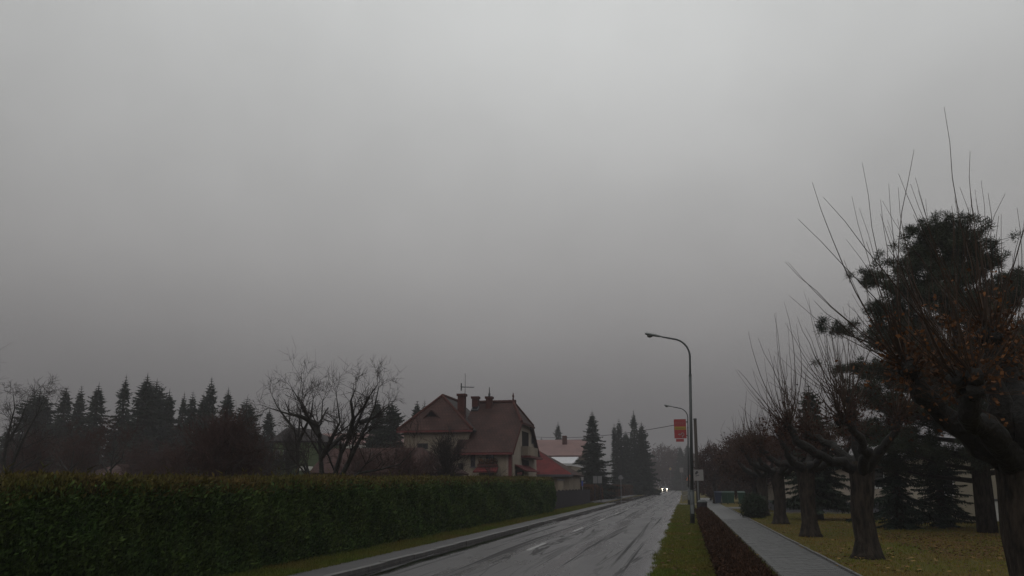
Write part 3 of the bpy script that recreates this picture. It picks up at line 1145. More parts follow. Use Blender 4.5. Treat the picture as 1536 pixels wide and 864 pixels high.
def shoot_matrix(p, d, L, thick):
    d = d.normalized()
    x = Vector((0, 0, 1)) - d * d.z
    x = x.normalized() if x.length > .05 else d.orthogonal().normalized()
    y = d.cross(x)
    mx = Matrix((x, y, d)).transposed()
    return Matrix.Translation(p) @ mx.to_4x4() @ Matrix.Diagonal((L * thick, L * thick, L, 1))


def pollard(base, label, limbs, nshoot, lens, seed, r0=.30, fork=None, parts=True, leaf=300, thick=1.0, leafm='rust_leaf', lean=None, brush=60, lt=.50):
    rng = random.Random(seed)
    rs = np.random.RandomState(seed)
    o = thing('pollarded_tree', base, label, 'pollard tree', 'pollarded trees in a row along the path')
    B = Vector(base)
    fork = Vector(fork)
    tb = MB()
    h = fork.z
    pts = [B + Vector((0, 0, -.05)), B + Vector((0, 0, .12)), B.lerp(fork, .22), B.lerp(fork, .55) + Vector((rng.gauss(0, .04), rng.gauss(0, .04), 0)), B.lerp(fork, .85), fork + Vector((0, 0, .1)), fork + Vector((0, 0, .32))]
    tb.tube(pts, [r0 * 1.55, r0 * 1.18, r0 * .95, r0 * .90, r0 * .98, r0 * 1.05, r0 * .7], 14, jit=.07, rng=rng)
    tb.build('trunk', 'bark', o, smooth=True)
    knots, twb = [], MB()
    for lp in limbs:
        lp = [fork + (Vector(p) - fork) for p in lp]
        path = [fork.lerp(lp[0], .1)] + lp
        n = len(path)
        rad_ = [r0 * lt * (1 - .42 * i / (n - 1)) for i in range(n)]
        # refine with wobble
        pp, rr = [], []
        for i in range(n - 1):
            for t in (0, .33, .66):
                pp.append(path[i].lerp(path[i + 1], t) + Vector((rng.gauss(0, .03), rng.gauss(0, .03), rng.gauss(0, .03))))
                rr.append((rad_[i] * (1 - t) + rad_[i + 1] * t) * rng.uniform(.92, 1.14))
        pp.append(path[-1])
        rr.append(rad_[-1])
        lb = MB().tube(pp, rr, 9, jit=.10, rng=rng)
        end = path[-1]
        R = rad_[-1] * 1.25
        for k in range(5):                                   # swollen fist at the limb's end
            c = end + Vector((rng.gauss(0, R * .6), rng.gauss(0, R * .6), rng.gauss(0, R * .5)))
            lb.blob(c, R * rng.uniform(.7, 1.05), rng)
            knots.append((c, R * .8, end - path[-2]))
        mid = path[-2].lerp(path[-1], .5)
        lb.blob(mid, rad_[-1] * 1.15, rng)
        knots.append((mid, rad_[-1], Vector((0, 0, 1))))
        lb.build('limb', 'wet_bark', o, smooth=True)
    mb, perch = MB(), []
    for i in range(nshoot):
        c, R, ax = knots[rng.randrange(len(knots))]
        outw = Vector((c.x - fork.x, c.y - fork.y, 0))
        outw = outw.normalized() if outw.length > .1 else Vector((0, 0, 0))
        d = Vector((rng.gauss(0, .55), rng.gauss(0, .55), 0)) + outw * rng.uniform(.0, .8) + Vector((0, 0, rng.uniform(.35, 1.3)))
        d.normalize()
        L = rng.uniform(*lens) * (rng.uniform(.5, 1) if rng.random() < .6 else 1)
        if d.z < .62:
            L *= .72
        if d.z < .4:
            d.z = .4
            d.normalize()
        mtx = shoot_matrix(c + d * R * .6, d, L, thick * rng.uniform(.8, 1.25) / max(.6, L / 2.2))
        # keep the bend real: bend scales with length
        if parts:
            s_ = link('shoot', SHOOT[rng.randrange(9)], 'shoot', o)
            s_.matrix_local = Matrix.Translation(-B) @ mtx
        else:
            me = SHOOT[rng.randrange(9)]
            mb.add([mtx @ v.co for v in me.vertices], [tuple(f.vertices) for f in me.polygons])
        perch.append(mtx @ Vector((.02, .01, rng.uniform(.05, .4))))
    for i in range(brush * len(limbs)):                          # short dense brush of old twigs round the fists and along limbs
        c, R, ax = knots[rng.randrange(len(knots))]
        d = Vector((rng.gauss(0, 1), rng.gauss(0, 1), rng.gauss(.3, .8))).normalized()
        mtx = shoot_matrix(c + d * R * .5, d, rng.uniform(.25, 1.0), thick * .75)
        me = SHOOT[rng.randrange(9)]
        v8 = [mtx @ me.vertices[3 * k].co for k in range(8)]
        perch += [v8[rng.randrange(2, 8)] for _ in range(3)]
        twb.add([mtx @ v.co for v in me.vertices], [tuple(f.vertices) for f in me.polygons])
    if not parts:
        mb.build('shoots', 'shoot', o, kind='stuff')
    twb.build('brush', 'red_twig' if leafm != 'rust_leaf' else 'rust_twig', o, kind='stuff')
    if leaf:
        kc = np.array([tuple(v) for v in perch])               # leaves hang on the twigs they are left on
        C = kc[rs.randint(0, len(kc), leaf)] + rs.normal(0, .025, (leaf, 3))
        V, F = leaves_mesh(C - np.array(base), .07, .05, rs)
        link('leaves', np_mesh(V, F, name='leaves'), leafm, o, kind='stuff')
    return o


D1 = 12.7
t1 = [[P(1468, 668, D1 - .1), P(1412, 615, D1 - .3), P(1378, 578, D1 - .5), P(1358, 552, D1 - .5)],
      [P(1480, 645, D1 + .5), P(1440, 596, D1 + .9), P(1416, 548, D1 + 1.1)],
      [P(1505, 640, D1 - .2), P(1490, 580, D1 - .3), P(1484, 508, D1 - .3)],
      [P(1530, 620, D1 + .2), P(1520, 575, D1 + .5), P(1509, 522, D1 + .6)],
      [P(1545, 640, D1 - .4), P(1600, 600, D1 - .6), P(1640, 560, D1 - .7)],
      [P(1520, 650, D1 + .6), P(1560, 610, D1 + 1.3), P(1580, 570, D1 + 1.8)],
      [P(1490, 655, D1 - .6), P(1450, 620, D1 - 1.0), P(1455, 585, D1 - 1.3)]]
pollard((4.44, D1, 0), 'nearest pollarded tree with long bare shoots at the right edge of the lawn', t1, 230, (1.2, 3.15), 11, .28, P(1527, 700, D1), leaf=2600, thick=.9, brush=140, lt=.66)
D2 = 22
t2 = [[P(1262, 694, D2 - .2), P(1222, 682, D2 - .5), P(1196, 664, D2 - .6), P(1184, 640, D2 - .6)],
      [P(1268, 680, D2 + .5), P(1236, 664, D2 + .9), P(1210, 650, D2 + 1.2)],
      [P(1288, 670, D2), P(1282, 640, D2), P(1274, 606, D2)],
      [P(1318, 680, D2 - .4), P(1338, 655, D2 - .7), P(1345, 630, D2 - .8)],
      [P(1300, 680, D2 - .8), P(1290, 655, D2 - 1.3), P(1262, 630, D2 - 1.5)]]
pollard((4.18, D2, 0), 'second pollarded tree along the path with a long low limb reaching left', t2, 190, (1.3, 3.0), 12, .285, P(1293, 712, D2), leaf=1300, thick=1.0, leafm='brown_leaf', brush=130, lt=.46)


def auto_limbs(base, fork, n, span, rise, seed):
    rng = random.Random(seed)
    res = []
    for i in range(n):
        a = 6.283 * i / n + rng.uniform(-.3, .3)
        s = span * rng.uniform(.75, 1.15)
        d = Vector((math.cos(a), math.sin(a), 0))
        res.append([Vector(fork) + d * s * .4 + Vector((0, 0, rise * .25)), Vector(fork) + d * s * .8 + Vector((0, 0, rise * .5)), Vector(fork) + d * s + Vector((0, 0, rise * rng.uniform(.8, 1.2)))])
    return res


for Y, X, lab, sd in [(30.8, 4.1, 'third pollarded tree along the path, with a tangle of reddish twigs', 13), (40.5, 4.14, 'fourth pollarded tree along the path, a dark trunk before the beige wall', 14), (50.8, 4.31, 'fifth pollarded tree along the path, its trunk behind the round bush', 15)]:
    fk = (X, Y, 2.15)
    pollard((X, Y, 0), lab, auto_limbs((X, Y, 0), fk, 6, 1.55, 1.0, sd), 150, (.7, 1.9), sd, .29, fk, parts=False, leaf=2400, thick=1.5, leafm='brown_leaf', brush=170)


# ---- bare fruit tree and other bare trees left
def bare_tree(name, base, label, stems, depth, seed, tw='twig', cat='bare tree', group=None, spread=.6, up=.15, minr=.008, kids=(2, 3), r0=.12, wob=.16, twn=2, trunk=None, wood='wet_bark'):
    rng = random.Random(seed)
    o = thing(name, base, label, cat, group)
    B = Vector(base)
    if trunk:
        MB().tube([B + Vector((0, 0, -.05)), B + Vector((rng.gauss(0, .05), 0, trunk * .5)), B + Vector((0, 0, trunk))], [r0 * 1.5, r0 * 1.2, r0 * 1.15], 8).build('trunk', wood, o, smooth=True)
    twb = MB()
    for st in stems:
        lb = MB()
        pts = [Vector(p) for p in st]
        n = len(pts)
        rr = [r0 * (1 - i / (n - 1)) ** 1.5 * .85 + r0 * .15 for i in range(n)]
        lb.tube(pts, rr, 7, cap=False)
        for i in range(1, n):
            seg = pts[i] - pts[i - 1]
            for k in range(2 if i < n - 1 else 3):
                p = pts[i - 1].lerp(pts[i], rng.uniform(.3, 1) if i < n - 1 else 1)
                d = to_dir(seg, rng.uniform(.3, 1.0), rng.uniform(0, 6.28))
                d = (d + Vector((0, 0, up * 1.5))).normalized()
                grow(lb, twb, p, d, seg.length * rng.uniform(.7, 1.15), rr[i] * .55, depth, rng, up, spread, wob, kids, minr, .7, twn)
        lb.build('limb', wood, o)
    twb.build('twigs', tw, o, kind='stuff')
    return o


D = 30
fb = P(484, 728, D)
S = lambda *a: [P(x, 735 - (735 - y) * .86, D + dz) for x, y, dz in a]
stems = [S((484, 735, 0), (481, 672, 0), (478, 625, .1), (482, 618, .2), (484, 580, .3)),
         S((496, 735, .2), (512, 670, .4), (536, 618, .5), (552, 575, .6), (566, 552, .6)),
         S((502, 735, -.2), (530, 670, -.6), (548, 628, -.8), (562, 590, -.9), (568, 556, -.9)),
         S((478, 622, .1), (450, 606, -.2), (432, 602, -.3), (404, 592, -.5)),
         S((488, 668, .2), (515, 640, .8), (540, 640, 1.2), (556, 622, 1.5)),
         S((484, 676, 0), (500, 640, -.3), (510, 616, -.5), (505, 575, -.6)),
         S((479, 640, 0), (462, 612, .5), (452, 585, .8), (440, 562, .9)),
         S((524, 645, -.2), (530, 610, -.8), (526, 580, -1.1), (534, 556, -1.2)),
         S((540, 618, .5), (566, 606, 1.0), (582, 590, 1.2))]
bare_tree('fruit_tree', (fb.x, D, 0), 'large bare fruit tree with spreading crooked limbs behind the hedge', stems, 2, 5, r0=.115, minr=.005, up=.05, spread=.95, twn=3, kids=(2, 3), wob=.10)
D = 33
S2 = [S((446, 735, 0), (447, 660, 0), (449, 622, 0), (452, 585, 0), (455, 550, 0)), S((447, 640, 0), (432, 615, .2), (416, 590, .3), (408, 570, .3)), S((448, 650, 0), (466, 606, -.3), (470, 575, -.3))]
fb = P(446, 728, D)
bare_tree('fruit_tree', (fb.x, D, 0), 'slender bare fruit tree close to the left of the large one', S2, 2, 8, r0=.085, minr=.005, up=.08, spread=.9, wob=.10)
D = 29
S3 = [S((470, 735, 0), (455, 690, 0), (425, 700, 0), (408, 690, 0)), S((470, 735, 0), (462, 700, 0), (452, 668, .3), (400, 660, .5)), S((505, 735, 0), (540, 705, -.3), (568, 700, -.5), (600, 690, -.6), (622, 662, -.6))]
fb = P(470, 728, D)
bare_tree('fruit_tree', (fb.x, D, 0), 'low bare fruit tree with arching limbs just above the hedge top', S3, 2, 9, r0=.07, minr=.006, up=.1, spread=.7)
D = 36
S4 = [S((8, 740, 0), (6, 680, 0), (14, 630, 0), (22, 592, 0), (20, 570, 0)), S((8, 735, 0), (22, 680, -.2), (38, 640, -.3), (57, 600, -.3), (65, 576, -.3)), S((6, 690, 0), (-20, 640, 0), (-40, 590, 0)), S((12, 650, 0), (30, 616, .5), (39, 588, .6))]
fb = P(8, 728, D)
bare_tree('bare_tree', (fb.x, D, 0), 'bare twiggy tree at the left edge in front of the spruces', S4, 3, 15, r0=.11, minr=.006, up=.06, spread=1.0, kids=(2, 3), wob=.11)
D = 42
for i, (x, lab) in enumerate([(105, 'bare young tree behind the hedge with reddish twigs, left of the rusty bush'), (165, 'bare dark stemmed tree standing before the red garden roof')]):
    fb = P(x, 728, D)
    st = [S((x, 735, 0), (x + 2, 690, 0), (x + 6, 665, 0), (x + 4, 645, 0)), S((x, 710, 0), (x - 16, 680, .3), (x - 20, 662, .4)), S((x, 700, 0), (x + 18, 680, -.3), (x + 22, 660, -.4))]
    bare_tree('bare_tree', (fb.x, D, 0), lab, st, 3, 30 + i, tw='red_twig', r0=.06, minr=.007, up=.1, spread=.8)


def twig_bush(x, Y, h_px, w_px, label, seed, tw='red_twig', leaf=0, leafm='rust_leaf', n=26, depth=2, cat='bush', name='bare_bush', group=None):
    b = P(x, 728, Y)
    base = Vector((b.x, Y, 0))
    H = P(x, h_px, Y).z
    W = w_px * Y / FPX / 2
    rng = random.Random(seed)
    rs = np.random.RandomState(seed)
    o = thing(name, base, label, cat, group)
    wood, twb = MB(), MB()
    for i in range(n):
        a = rng.uniform(0, 6.28)
        k = rng.uniform(.1, 1)
        top = base + Vector((math.cos(a) * W * k, math.sin(a) * W * k, H * math.sqrt(max(.08, 1 - .75 * k * k)) * rng.uniform(.8, 1)))
        foot = base + Vector((math.cos(a) * W * k * .25, math.sin(a) * W * k * .25, 0))
        mid = foot.lerp(top, .5) + Vector((rng.gauss(0, .1), rng.gauss(0, .1), .15 * H))
        wood.tube([foot, mid, top], [.03, .02, .008], 4, cap=False)
        for c, d in ((mid, top - mid), (foot.lerp(mid, .7), mid - foot), (mid.lerp(top, .5), top - mid)):
            for q in range(3):
                grow(twb, twb, c, to_dir(d, rng.uniform(.2, .8), rng.uniform(0, 6.28)), H * rng.uniform(.14, .25), .011, depth, rng, .1, .6, .15, (2, 3), .008, .7, 1)
    wood.build('stems', 'wet_bark', o, kind='stuff')
    twb.build('twigs', tw, o, kind='stuff')
    if leaf:
        C = rand_dirs(leaf, rs) * np.cbrt(rs.uniform(.2, 1, (leaf, 1)))
        C[:, 2] = np.abs(C[:, 2])
        C = C * np.array([W, W, H * .95])
        V, F = leaves_mesh(C, .10, .07, rs)
        link('leaves', np_mesh(V, F, name='leaves'), leafm, o, kind='stuff')
    return o


bg_ = 'bare bushes behind the thuja hedge'
twig_bush(432, 50, 652, 66, 'dark bare bush half covering the small green house', 50, n=16, tw='twig', group=bg_)
twig_bush(330, 36, 640, 120, 'large rounded reddish brown bare bush behind the hedge', 41, n=34, depth=3, group=bg_)
twig_bush(255, 48, 672, 70, 'smaller reddish bush left of the large rounded one', 42, leaf=260, group=bg_)
twig_bush(205, 60, 668, 60, 'rusty leaved bush in front of the spruce row', 43, leaf=700, group=bg_)
twig_bush(110, 55, 660, 90, 'dark brown bush below the slim spruces at the left', 44, leaf=500, leafm='brown_leaf', group=bg_)
twig_bush(45, 50, 655, 90, 'dense dark bush under the bare tree at the left edge', 45, leaf=500, leafm='brown_leaf', group=bg_)
twig_bush(604, 44, 668, 90, 'brown bare bush in front of the left house wall', 46, n=22, depth=2, group=bg_)
twig_bush(668, 46, 655, 60, 'tall pale stemmed bare bush against the house corner', 47, n=18, tw='twig', group=bg_)
twig_bush(540, 50, 678, 90, 'low brown bare bush below the bare fruit tree', 48, n=26, group=bg_)
twig_bush(735, 55, 690, 60, 'low bare bush in front of the red porch of the house', 49, n=6, tw='twig', depth=1, group=bg_)


# brown rounded trees beyond the pollards, and misty trees at the road's end
def crown_tree(x, y_top, Y, w_px, label, seed, leafm='brown_leaf', leaf=2600, group=None, trunk_h=2.0, tw='red_twig', lsize=.2, r0=.2, X=None, dense=2):
    top = P(x, y_top, Y)
    base = Vector((top.x if X is None else X, Y, 0))
    H, W = top.z, w_px * Y / FPX / 2
    rng = random.Random(seed)
    rs = np.random.RandomState(seed)
    o = thing('bare_crown_tree', base, label, 'tree', group)
    MB().tube([base, base + Vector((0.05, 0, trunk_h * .5)), base + Vector((0, 0, trunk_h + .2))], [r0 * 1.2, r0, r0 * .9], 8).build('trunk', 'bark', o, smooth=True)
    twb = MB()
    for i in range(9):
        a = i * 2.4
        k = .3 + .7 * (i % 3) / 2
        tip = base + Vector((math.cos(a) * W * k * .8, math.sin(a) * W * k * .8, trunk_h + (H - trunk_h) * (1 - .55 * k * k) * .85))
        f0 = base + Vector((0, 0, trunk_h * rng.uniform(.85, 1.05)))
        mid = f0.lerp(tip, .5) + Vector((math.cos(a) * .3, math.sin(a) * .3, -.1))
        lb = MB().tube([f0, mid, tip], [r0 * .5, r0 * .3, r0 * .12], 5, cap=False)
        for c, d in ((mid, tip - mid), (f0.lerp(mid, .6), mid - f0), (tip, tip - mid), (mid.lerp(tip, .5), tip - mid)):
            for q in range(dense):
                grow(lb, twb, c, to_dir(d, rng.uniform(.2, 1.1), rng.uniform(0, 6.28)), W * rng.uniform(.3, .5), r0 * .15, 2, rng, .1, .7, .15, (2, 3), .010 * max(1, Y / 60), .7, 1)
        lb.build('limb', 'bark', o)
    twb.build('twigs', tw, o, kind='stuff')
    if leaf:
        C = rand_dirs(leaf, rs) * np.cbrt(rs.uniform(.25, 1, (leaf, 1))) * (1 + .12 * rs.normal(size=(leaf, 1)))
        hh = (H - trunk_h) / 2
        C = C * np.array([W, W, hh]) + np.array([0, 0, trunk_h + hh * .95])
        n_ = np.sin(C[:, 0] * 2.2) * np.sin(C[:, 1] * 2.2 + 1) * np.sin(C[:, 2] * 2.5)
        C = C[n_ > -.35]
        V, F = leaves_mesh(C, lsize, lsize * .6, rs)
        link('leaves', np_mesh(V, F, name='leaves'), leafm, o, kind='stuff')
    return o


gcr = 'brown rounded trees beyond the pollards'
crown_tree(1092, 650, 66, 95, 'broad brown rounded tree behind the white sign, beside the path', 51, group=gcr, X=5.0, leaf=9000)
crown_tree(1140, 656, 61, 90, 'reddish brown rounded tree right of the broad one beside the path', 52, group=gcr, leaf=8000)
crown_tree(1068, 668, 84, 50, 'smaller brown rounded tree left of the broad one beside the path', 53, group=gcr, leaf=5000)
crown_tree(1120, 672, 92, 60, 'far brown rounded tree glimpsed between the two nearer ones', 54, group=gcr, leaf=4000)
gm = 'misty trees at the end of the road'
for i, (x, yt, Y, wp, lab) in enumerate([(992, 668, 330, 34, 'misty reddish tree above the oncoming car'), (1008, 672, 350, 28, 'misty brown tree right of the one above the car'), (975, 690, 320, 24, 'low misty tree left of the oncoming car'), (1040, 680, 300, 26, 'misty tree hidden behind the lamp posts')]):
    crown_tree(x, yt, Y, wp * 1.2, lab, 60 + i, group=gm, leaf=3000, lsize=.7, r0=.35, trunk_h=3, dense=1)

crown_tree(1000, 702, 345, 110, 'wide misty thicket closing the road behind the oncoming car', 68, group=gm, leaf=3500, lsize=.8, r0=.3, trunk_h=.5, dense=1)
# round evergreen bush by the path
rs = np.random.RandomState(71)
o = thing('round_bush', (3.55, 47.6, 0), 'small round dark evergreen bush at the edge of the path', 'bush')
C = rand_dirs(5200, rs) * (.55 + .12 * rs.normal(size=(5200, 1)))
C[:, 2] = C[:, 2] * 1.05 + .55
C = C[C[:, 2] > 0]
V, F = leaves_mesh(C, .11, .06, rs)
link('foliage', np_mesh(V, F, name='foliage'), 'bush_green', o, kind='stuff')
MB().tube([(3.55, 47.6, 0), (3.55, 47.6, .6)], [.05, .03], 6).build('stem', 'bark', o)
for x, Y, s, lab in [(1185, 46, 1.0, 'dark evergreen shrub between the third and fourth pollard trunks'), (1205, 55, .9, 'dark evergreen shrub at the foot of the beige wall')]:
    pass

gs = 'dark shrubs closing the view behind the far path'
for i, (x, yt, Y, wp, lab) in enumerate([(1064, 712, 100, 40, 'dark shrub left of the blue bin where the path vanishes'), (1086, 700, 93, 60, 'tall dark shrub right behind the waste bins'),
                                         (1112, 698, 90, 60, 'dark shrub behind the green bin that stands apart'), (1140, 704, 88, 60, 'dark shrub between the brown trees and the beige wall'), (1100, 690, 125, 130, 'wide dark thicket far behind the waste bins'), (1190, 700, 90, 90, 'dark shrub left of the beige building')]):
    crown_tree(x, yt, Y, wp, lab, 80 + i, group=gs, leaf=2600, lsize=.28, trunk_h=.4, tw='twig', dense=1, r0=.1)

# ------------------------------------------------------------------ the red roofed house
H0 = (-16.0, 63, 0)
house = thing('brick_roof_house', H0, 'beige house with a steep red tiled roof and balcony gable beyond the hedge', 'house')
GX, GY0, GY1, GYM = -12.36, 60.0, 71.2, 65.6
EZ, RZh = 4.35, 8.22
sl = (RZh - EZ) / 5.6
HZ = 6.45                                   # eave of the clipped gable
hy = (HZ - EZ) / sl
b = MB()                                    # main walls with clipped gable
b.poly([(GX, GY0, 0), (GX, GY1, 0), (GX, GY1, EZ), (GX, GY1 - hy, HZ - .05), (GX, GY0 + hy, HZ - .05), (GX, GY0, EZ)], .3)
b.build('gable_wall', 'render_tan', house)
MB().box(-21.0, GX - .302, GY0, GY0 + .3, 0, EZ - .05).build('front_wall', 'render_beige', house)
MB().box(-21.0, GX - .302, GY1 - .3, GY1, 0, EZ - .05).build('rear_wall', 'render_beige', house)
WX0, WX1, WY = -20.8, -15.75, 61.0
WEZ = 6.02
MB().box(WX0, WX1, WY, WY + 8, 0, WEZ - .05).build('wing_wall', 'render_beige', house)
# main roof: two slopes plus the little half hip
ov, ox = .45, .28
ez = EZ - ov * sl
RX = -13.25
xr = GX + ox
rf = MB()
LX = -16.5
rf.poly([(LX, GY0 - ov, ez), (xr, GY0 - ov, ez), (xr, GY0 + hy, HZ), (RX, GYM, RZh), (LX, GYM, RZh)], .16)
rf.poly([(xr, GY1 + ov, ez), (LX, GY1 + ov, ez), (LX, GYM, RZh), (RX, GYM, RZh), (xr, GY1 - hy, HZ)], .16)
rf.poly([(xr + .05, GY0 + hy - .1, HZ - .06), (xr + .05, GY1 - hy + .1, HZ - .06), (RX, GYM + .01, RZh + .012), (RX, GYM - .01, RZh + .012)], .1)
roof = rf.build('roof', 'roof_red', house, uv=True)
# wing roof: ridge along depth with a hipped front
ax_, ay, azz = -18.55, 63.5, 8.62
we = .42
wz = WEZ - .28
wr = MB()
fl, fr = (WX0 - we, WY - we, wz), (WX1 + we, WY - we, wz)
bl, br_ = (WX0 - we, 69.2, wz), (WX1 + we, 69.2, wz)
wr.poly([fl, fr, (ax_, ay, azz)], .12)
wr.poly([bl, fl, (ax_, ay, azz), (ax_, 69.2, azz)], .12)
wroof = wr.build('wing_roof', 'roof_red', house, uv=True)
MB().poly([fr, br_, (ax_, 69.2, azz), (ax_, ay, azz)], .12).build('wing_slope', 'roof_grey_sheen', house, uv=True)  # grey reflection of wet tiles at a grazing angle put into the colour
# red gutters and fascia
gz = ez - .16
MB().box(LX - .02, xr + .02, GY0 - ov - .09, GY0 - ov - .01, gz - .03, gz + .13).build('gutter', 'red_paint', house)
MB().box(WX0 - we - .02, WX1 + we + .02, WY - we - .09, WY - we - .01, wz - .17, wz - .02).build('gutter', 'red_paint', house)
for a, c in (((xr + .02, GY0 - ov, ez - .02), (xr + .02, GY0 + hy, HZ - .02)), ((xr + .02, GY1 + ov, ez - .02), (xr + .02, GY1 - hy, HZ - .02))):
    a, c = Vector(a), Vector(c)
    dn = Vector((0, 0, -.2))
    MB().quad(a, c, c + dn, a + dn, .05).build('barge_board', 'brick_red', house)
MB().box(xr + .06, xr + .13, GY0 + hy - .15, GY1 - hy + .15, HZ - .2, HZ - .05).build('hip_gutter', 'brick_red', house)
# ridge tiles, finials
rt = MB().tube([(0, 0, 0), (.44, 0, 0)], [.13, .145], 8).mesh(name='ridge_tile')
x = LX + .1
while x < RX - .1:
    t_ = link('ridge_tile', rt, 'brick_red', roof)
    t_.location = Vector((x, GYM, RZh + .03)) - Vector(H0)
    x += .42
for k in range(14):
    t_ = link('ridge_tile', rt, 'brick_red', wroof)
    t_.location = Vector((ax_, ay + k * .42, azz + .02)) - Vector(H0)
    t_.rotation_euler = (0, 0, rad(90))
hipdir = Vector((xr, GY0 + hy, HZ)) - Vector((RX, GYM, RZh))
for s_ in (-1, 1):
    e = Vector((xr, GYM + s_ * (GYM - GY0 - hy), HZ))
    MB().tube([(RX, GYM, RZh + .03), e + Vector((0, 0, .03))], [.11, .11], 6).build('hip_tile_row', 'brick_red', roof)
for e in (fl, fr):
    MB().tube([(ax_, ay, azz + .02), Vector(e) + Vector((0, 0, .03))], [.11, .11], 6).build('hip_tile_row', 'brick_red', wroof)
MB().tube([(RX, GYM, RZh), (RX, GYM, RZh + .35), (RX, GYM, RZh + .42), (RX, GYM, RZh + .75)], [.11, .05, .09, .015], 8).build('finial', 'brick_red', roof)


def chimney(x, ytop, Y, wpx, zb, capw=.07, spike=False):
    c = P(x, ytop, Y)
    hw = wpx * Y / FPX / 2
    ch = MB().box(c.x - hw, c.x + hw, Y - hw, Y + hw, zb, c.z - .18).build('chimney', 'brick_red', house)
    MB().box(c.x - hw - capw, c.x + hw + capw, Y - hw - capw, Y + hw + capw, c.z - .18, c.z).build('cap', 'brick_red', ch)
    if spike:
        MB().tube([(c.x, Y, c.z), (c.x, Y, c.z + .25), (c.x, Y, c.z + .3), (c.x, Y, c.z + .75)], [.09, .09, .05, .03], 7).build('flue', 'steel_paint', ch)
    return ch


chimney(693, 591, 62.6, 11, 5.6)
chimney(713.5, 595, 65, 9.5, 7.6)
chimney(734, 595, 65, 9, 7.6, spike=True)
# hatch window in the main roof, eyebrow dormer in the wing's hip
def on_roof(x, y):
    Y = 62
    for _ in range(30):
        q = P(x, y, Y)
        zr = EZ + (q.y - GY0) * sl
        Y += (q.z - zr) * .9
    return P(x, y, Y)


c = on_roof(713, 614)
u = Vector((0, 1, sl)).normalized()
nrm = Vector((0, -sl, 1)).normalized()
e1 = Vector((1, 0, 0))
hb = [c + e1 * sx * .28 + u * sy * .3 + nrm * .14 for sx, sy in ((-1, -1), (1, -1), (1, 1), (-1, 1))]
hw_ = MB().poly(hb, .2).build('roof_hatch', 'slate', roof)
MB().poly([c + (p - c - nrm * .14) * .8 + nrm * .152 for p in hb], .01).build('pane', 'window_glass', hw_)
c = P(648, 622, 62.2)
d = MB()
A_ = [P(639, 627, 61.7), P(658, 627, 61.7), P(648.5, 617, 61.9)]
A_[2].y = 61.72
d.poly(A_, .08)
dm = d.build('dormer_front', 'dark_opening', house)
back = P(648.5, 615, 63.2)
back = Vector((A_[2].x, 63.3, A_[2].z + .12))
MB().poly([A_[0] + Vector((-.2, -.15, -.03)), A_[2] + Vector((0, -.15, .1)), back], .07).build('dormer_slope', 'roof_red', house, uv=True)
MB().poly([A_[2] + Vector((0, -.15, .1)), A_[1] + Vector((.2, -.15, -.03)), back], .07).build('dormer_slope', 'roof_red', house, uv=True)


def window_front(x0, x1, y0, y1, Yw, parent, frame='white_paint', name='window'):
    a, c = P(x0, y1, Yw), P(x1, y0, Yw)
    f = MB()
    t = .06
    f.box(a.x, c.x, Yw - .03, Yw - .005, a.z, a.z + t).box(a.x, c.x, Yw - .03, Yw - .005, c.z - t, c.z)
    f.box(a.x, a.x + t, Yw - .031, Yw - .004, a.z + t, c.z - t).box(c.x - t, c.x, Yw - .031, Yw - .004, a.z + t, c.z - t)
    xm = (a.x + c.x) / 2
    f.box(xm - .03, xm + .03, Yw - .032, Yw - .003, a.z + t, c.z - t)
    o = f.build(name, frame, parent)
    MB().box(a.x + t, c.x - t, Yw - .018, Yw - .008, a.z + t, c.z - t).build('pane', 'window_glass', o)
    MB().box(a.x - .06, c.x + .06, Yw - .10, Yw - .002, a.z - .07, a.z - .003).build('sill', 'plinth', o)
    return o


window_front(729, 741, 679, 696, GY0, house, 'dark_wood')
window_front(706, 713, 680, 700, GY0, house, 'dark_wood')
window_front(687, 695, 695, 716, GY0, house, 'dark_wood')
window_front(625, 642, 665, 690, WY, house, 'dark_wood')
# porch with red canopy and flower box on the front
a, c = P(709, 707, 59), P(745, 700, 59)
pr = MB().poly([(a.x, 59.0, a.z), (c.x, 59.0, a.z), (c.x - .1, 59.96, c.z + .02), (a.x + .1, 59.96, c.z + .02)], .10).build('porch_roof', 'roof_bright', house, uv=True)
MB().box(a.x + .25, c.x - .25, 59.9, 59.97, 1.2, a.z - .1).build('porch_recess', 'dark_opening', house)  # dark panel for the recess below the canopy, its shade in the colour
MB().box(a.x + .15, c.x - .1, 59.72, 59.94, c.z + .05, c.z + .2).build('flower_box', 'brick_red', pr)
rs = np.random.RandomState(3)
C = np.stack([rs.uniform(a.x + .2, c.x - .15, 260), rs.uniform(59.68, 59.95, 260), c.z + .2 + np.abs(rs.normal(0, .2, 260))], 1) - np.array(H0)
V, F = leaves_mesh(C, .14, .10, rs)
link('flowers', np_mesh(V, F, name='flowers'), 'rust_leaf', pr, kind='stuff')
dp = P(765, 700, 59.9)
MB().box(dp.x - .11, dp.x + .11, GY0 - .16, GY0 - .002, 0.2, gz - .03).build('downpipe', 'red_paint', house)
MB().tube([(GX + .06, GY0 + .35, EZ - .3), (GX + .06, GY0 + .35, .1)], [.05, .05], 6).build('downpipe', 'brick_red', house)


# balcony recess and details in the gable (plane x = GX)
def gx_box(x0, x1, y0, y1, dx0, dx1):
    p0, p1 = PX(x0, y1, GX), PX(x1, y0, GX)
    zt = PX((x0 + x1) / 2, y0, GX).z
    zb = PX((x0 + x1) / 2, y1, GX).z
    return MB().box(GX + dx0, GX + dx1, p0.y, p1.y, zb, zt)


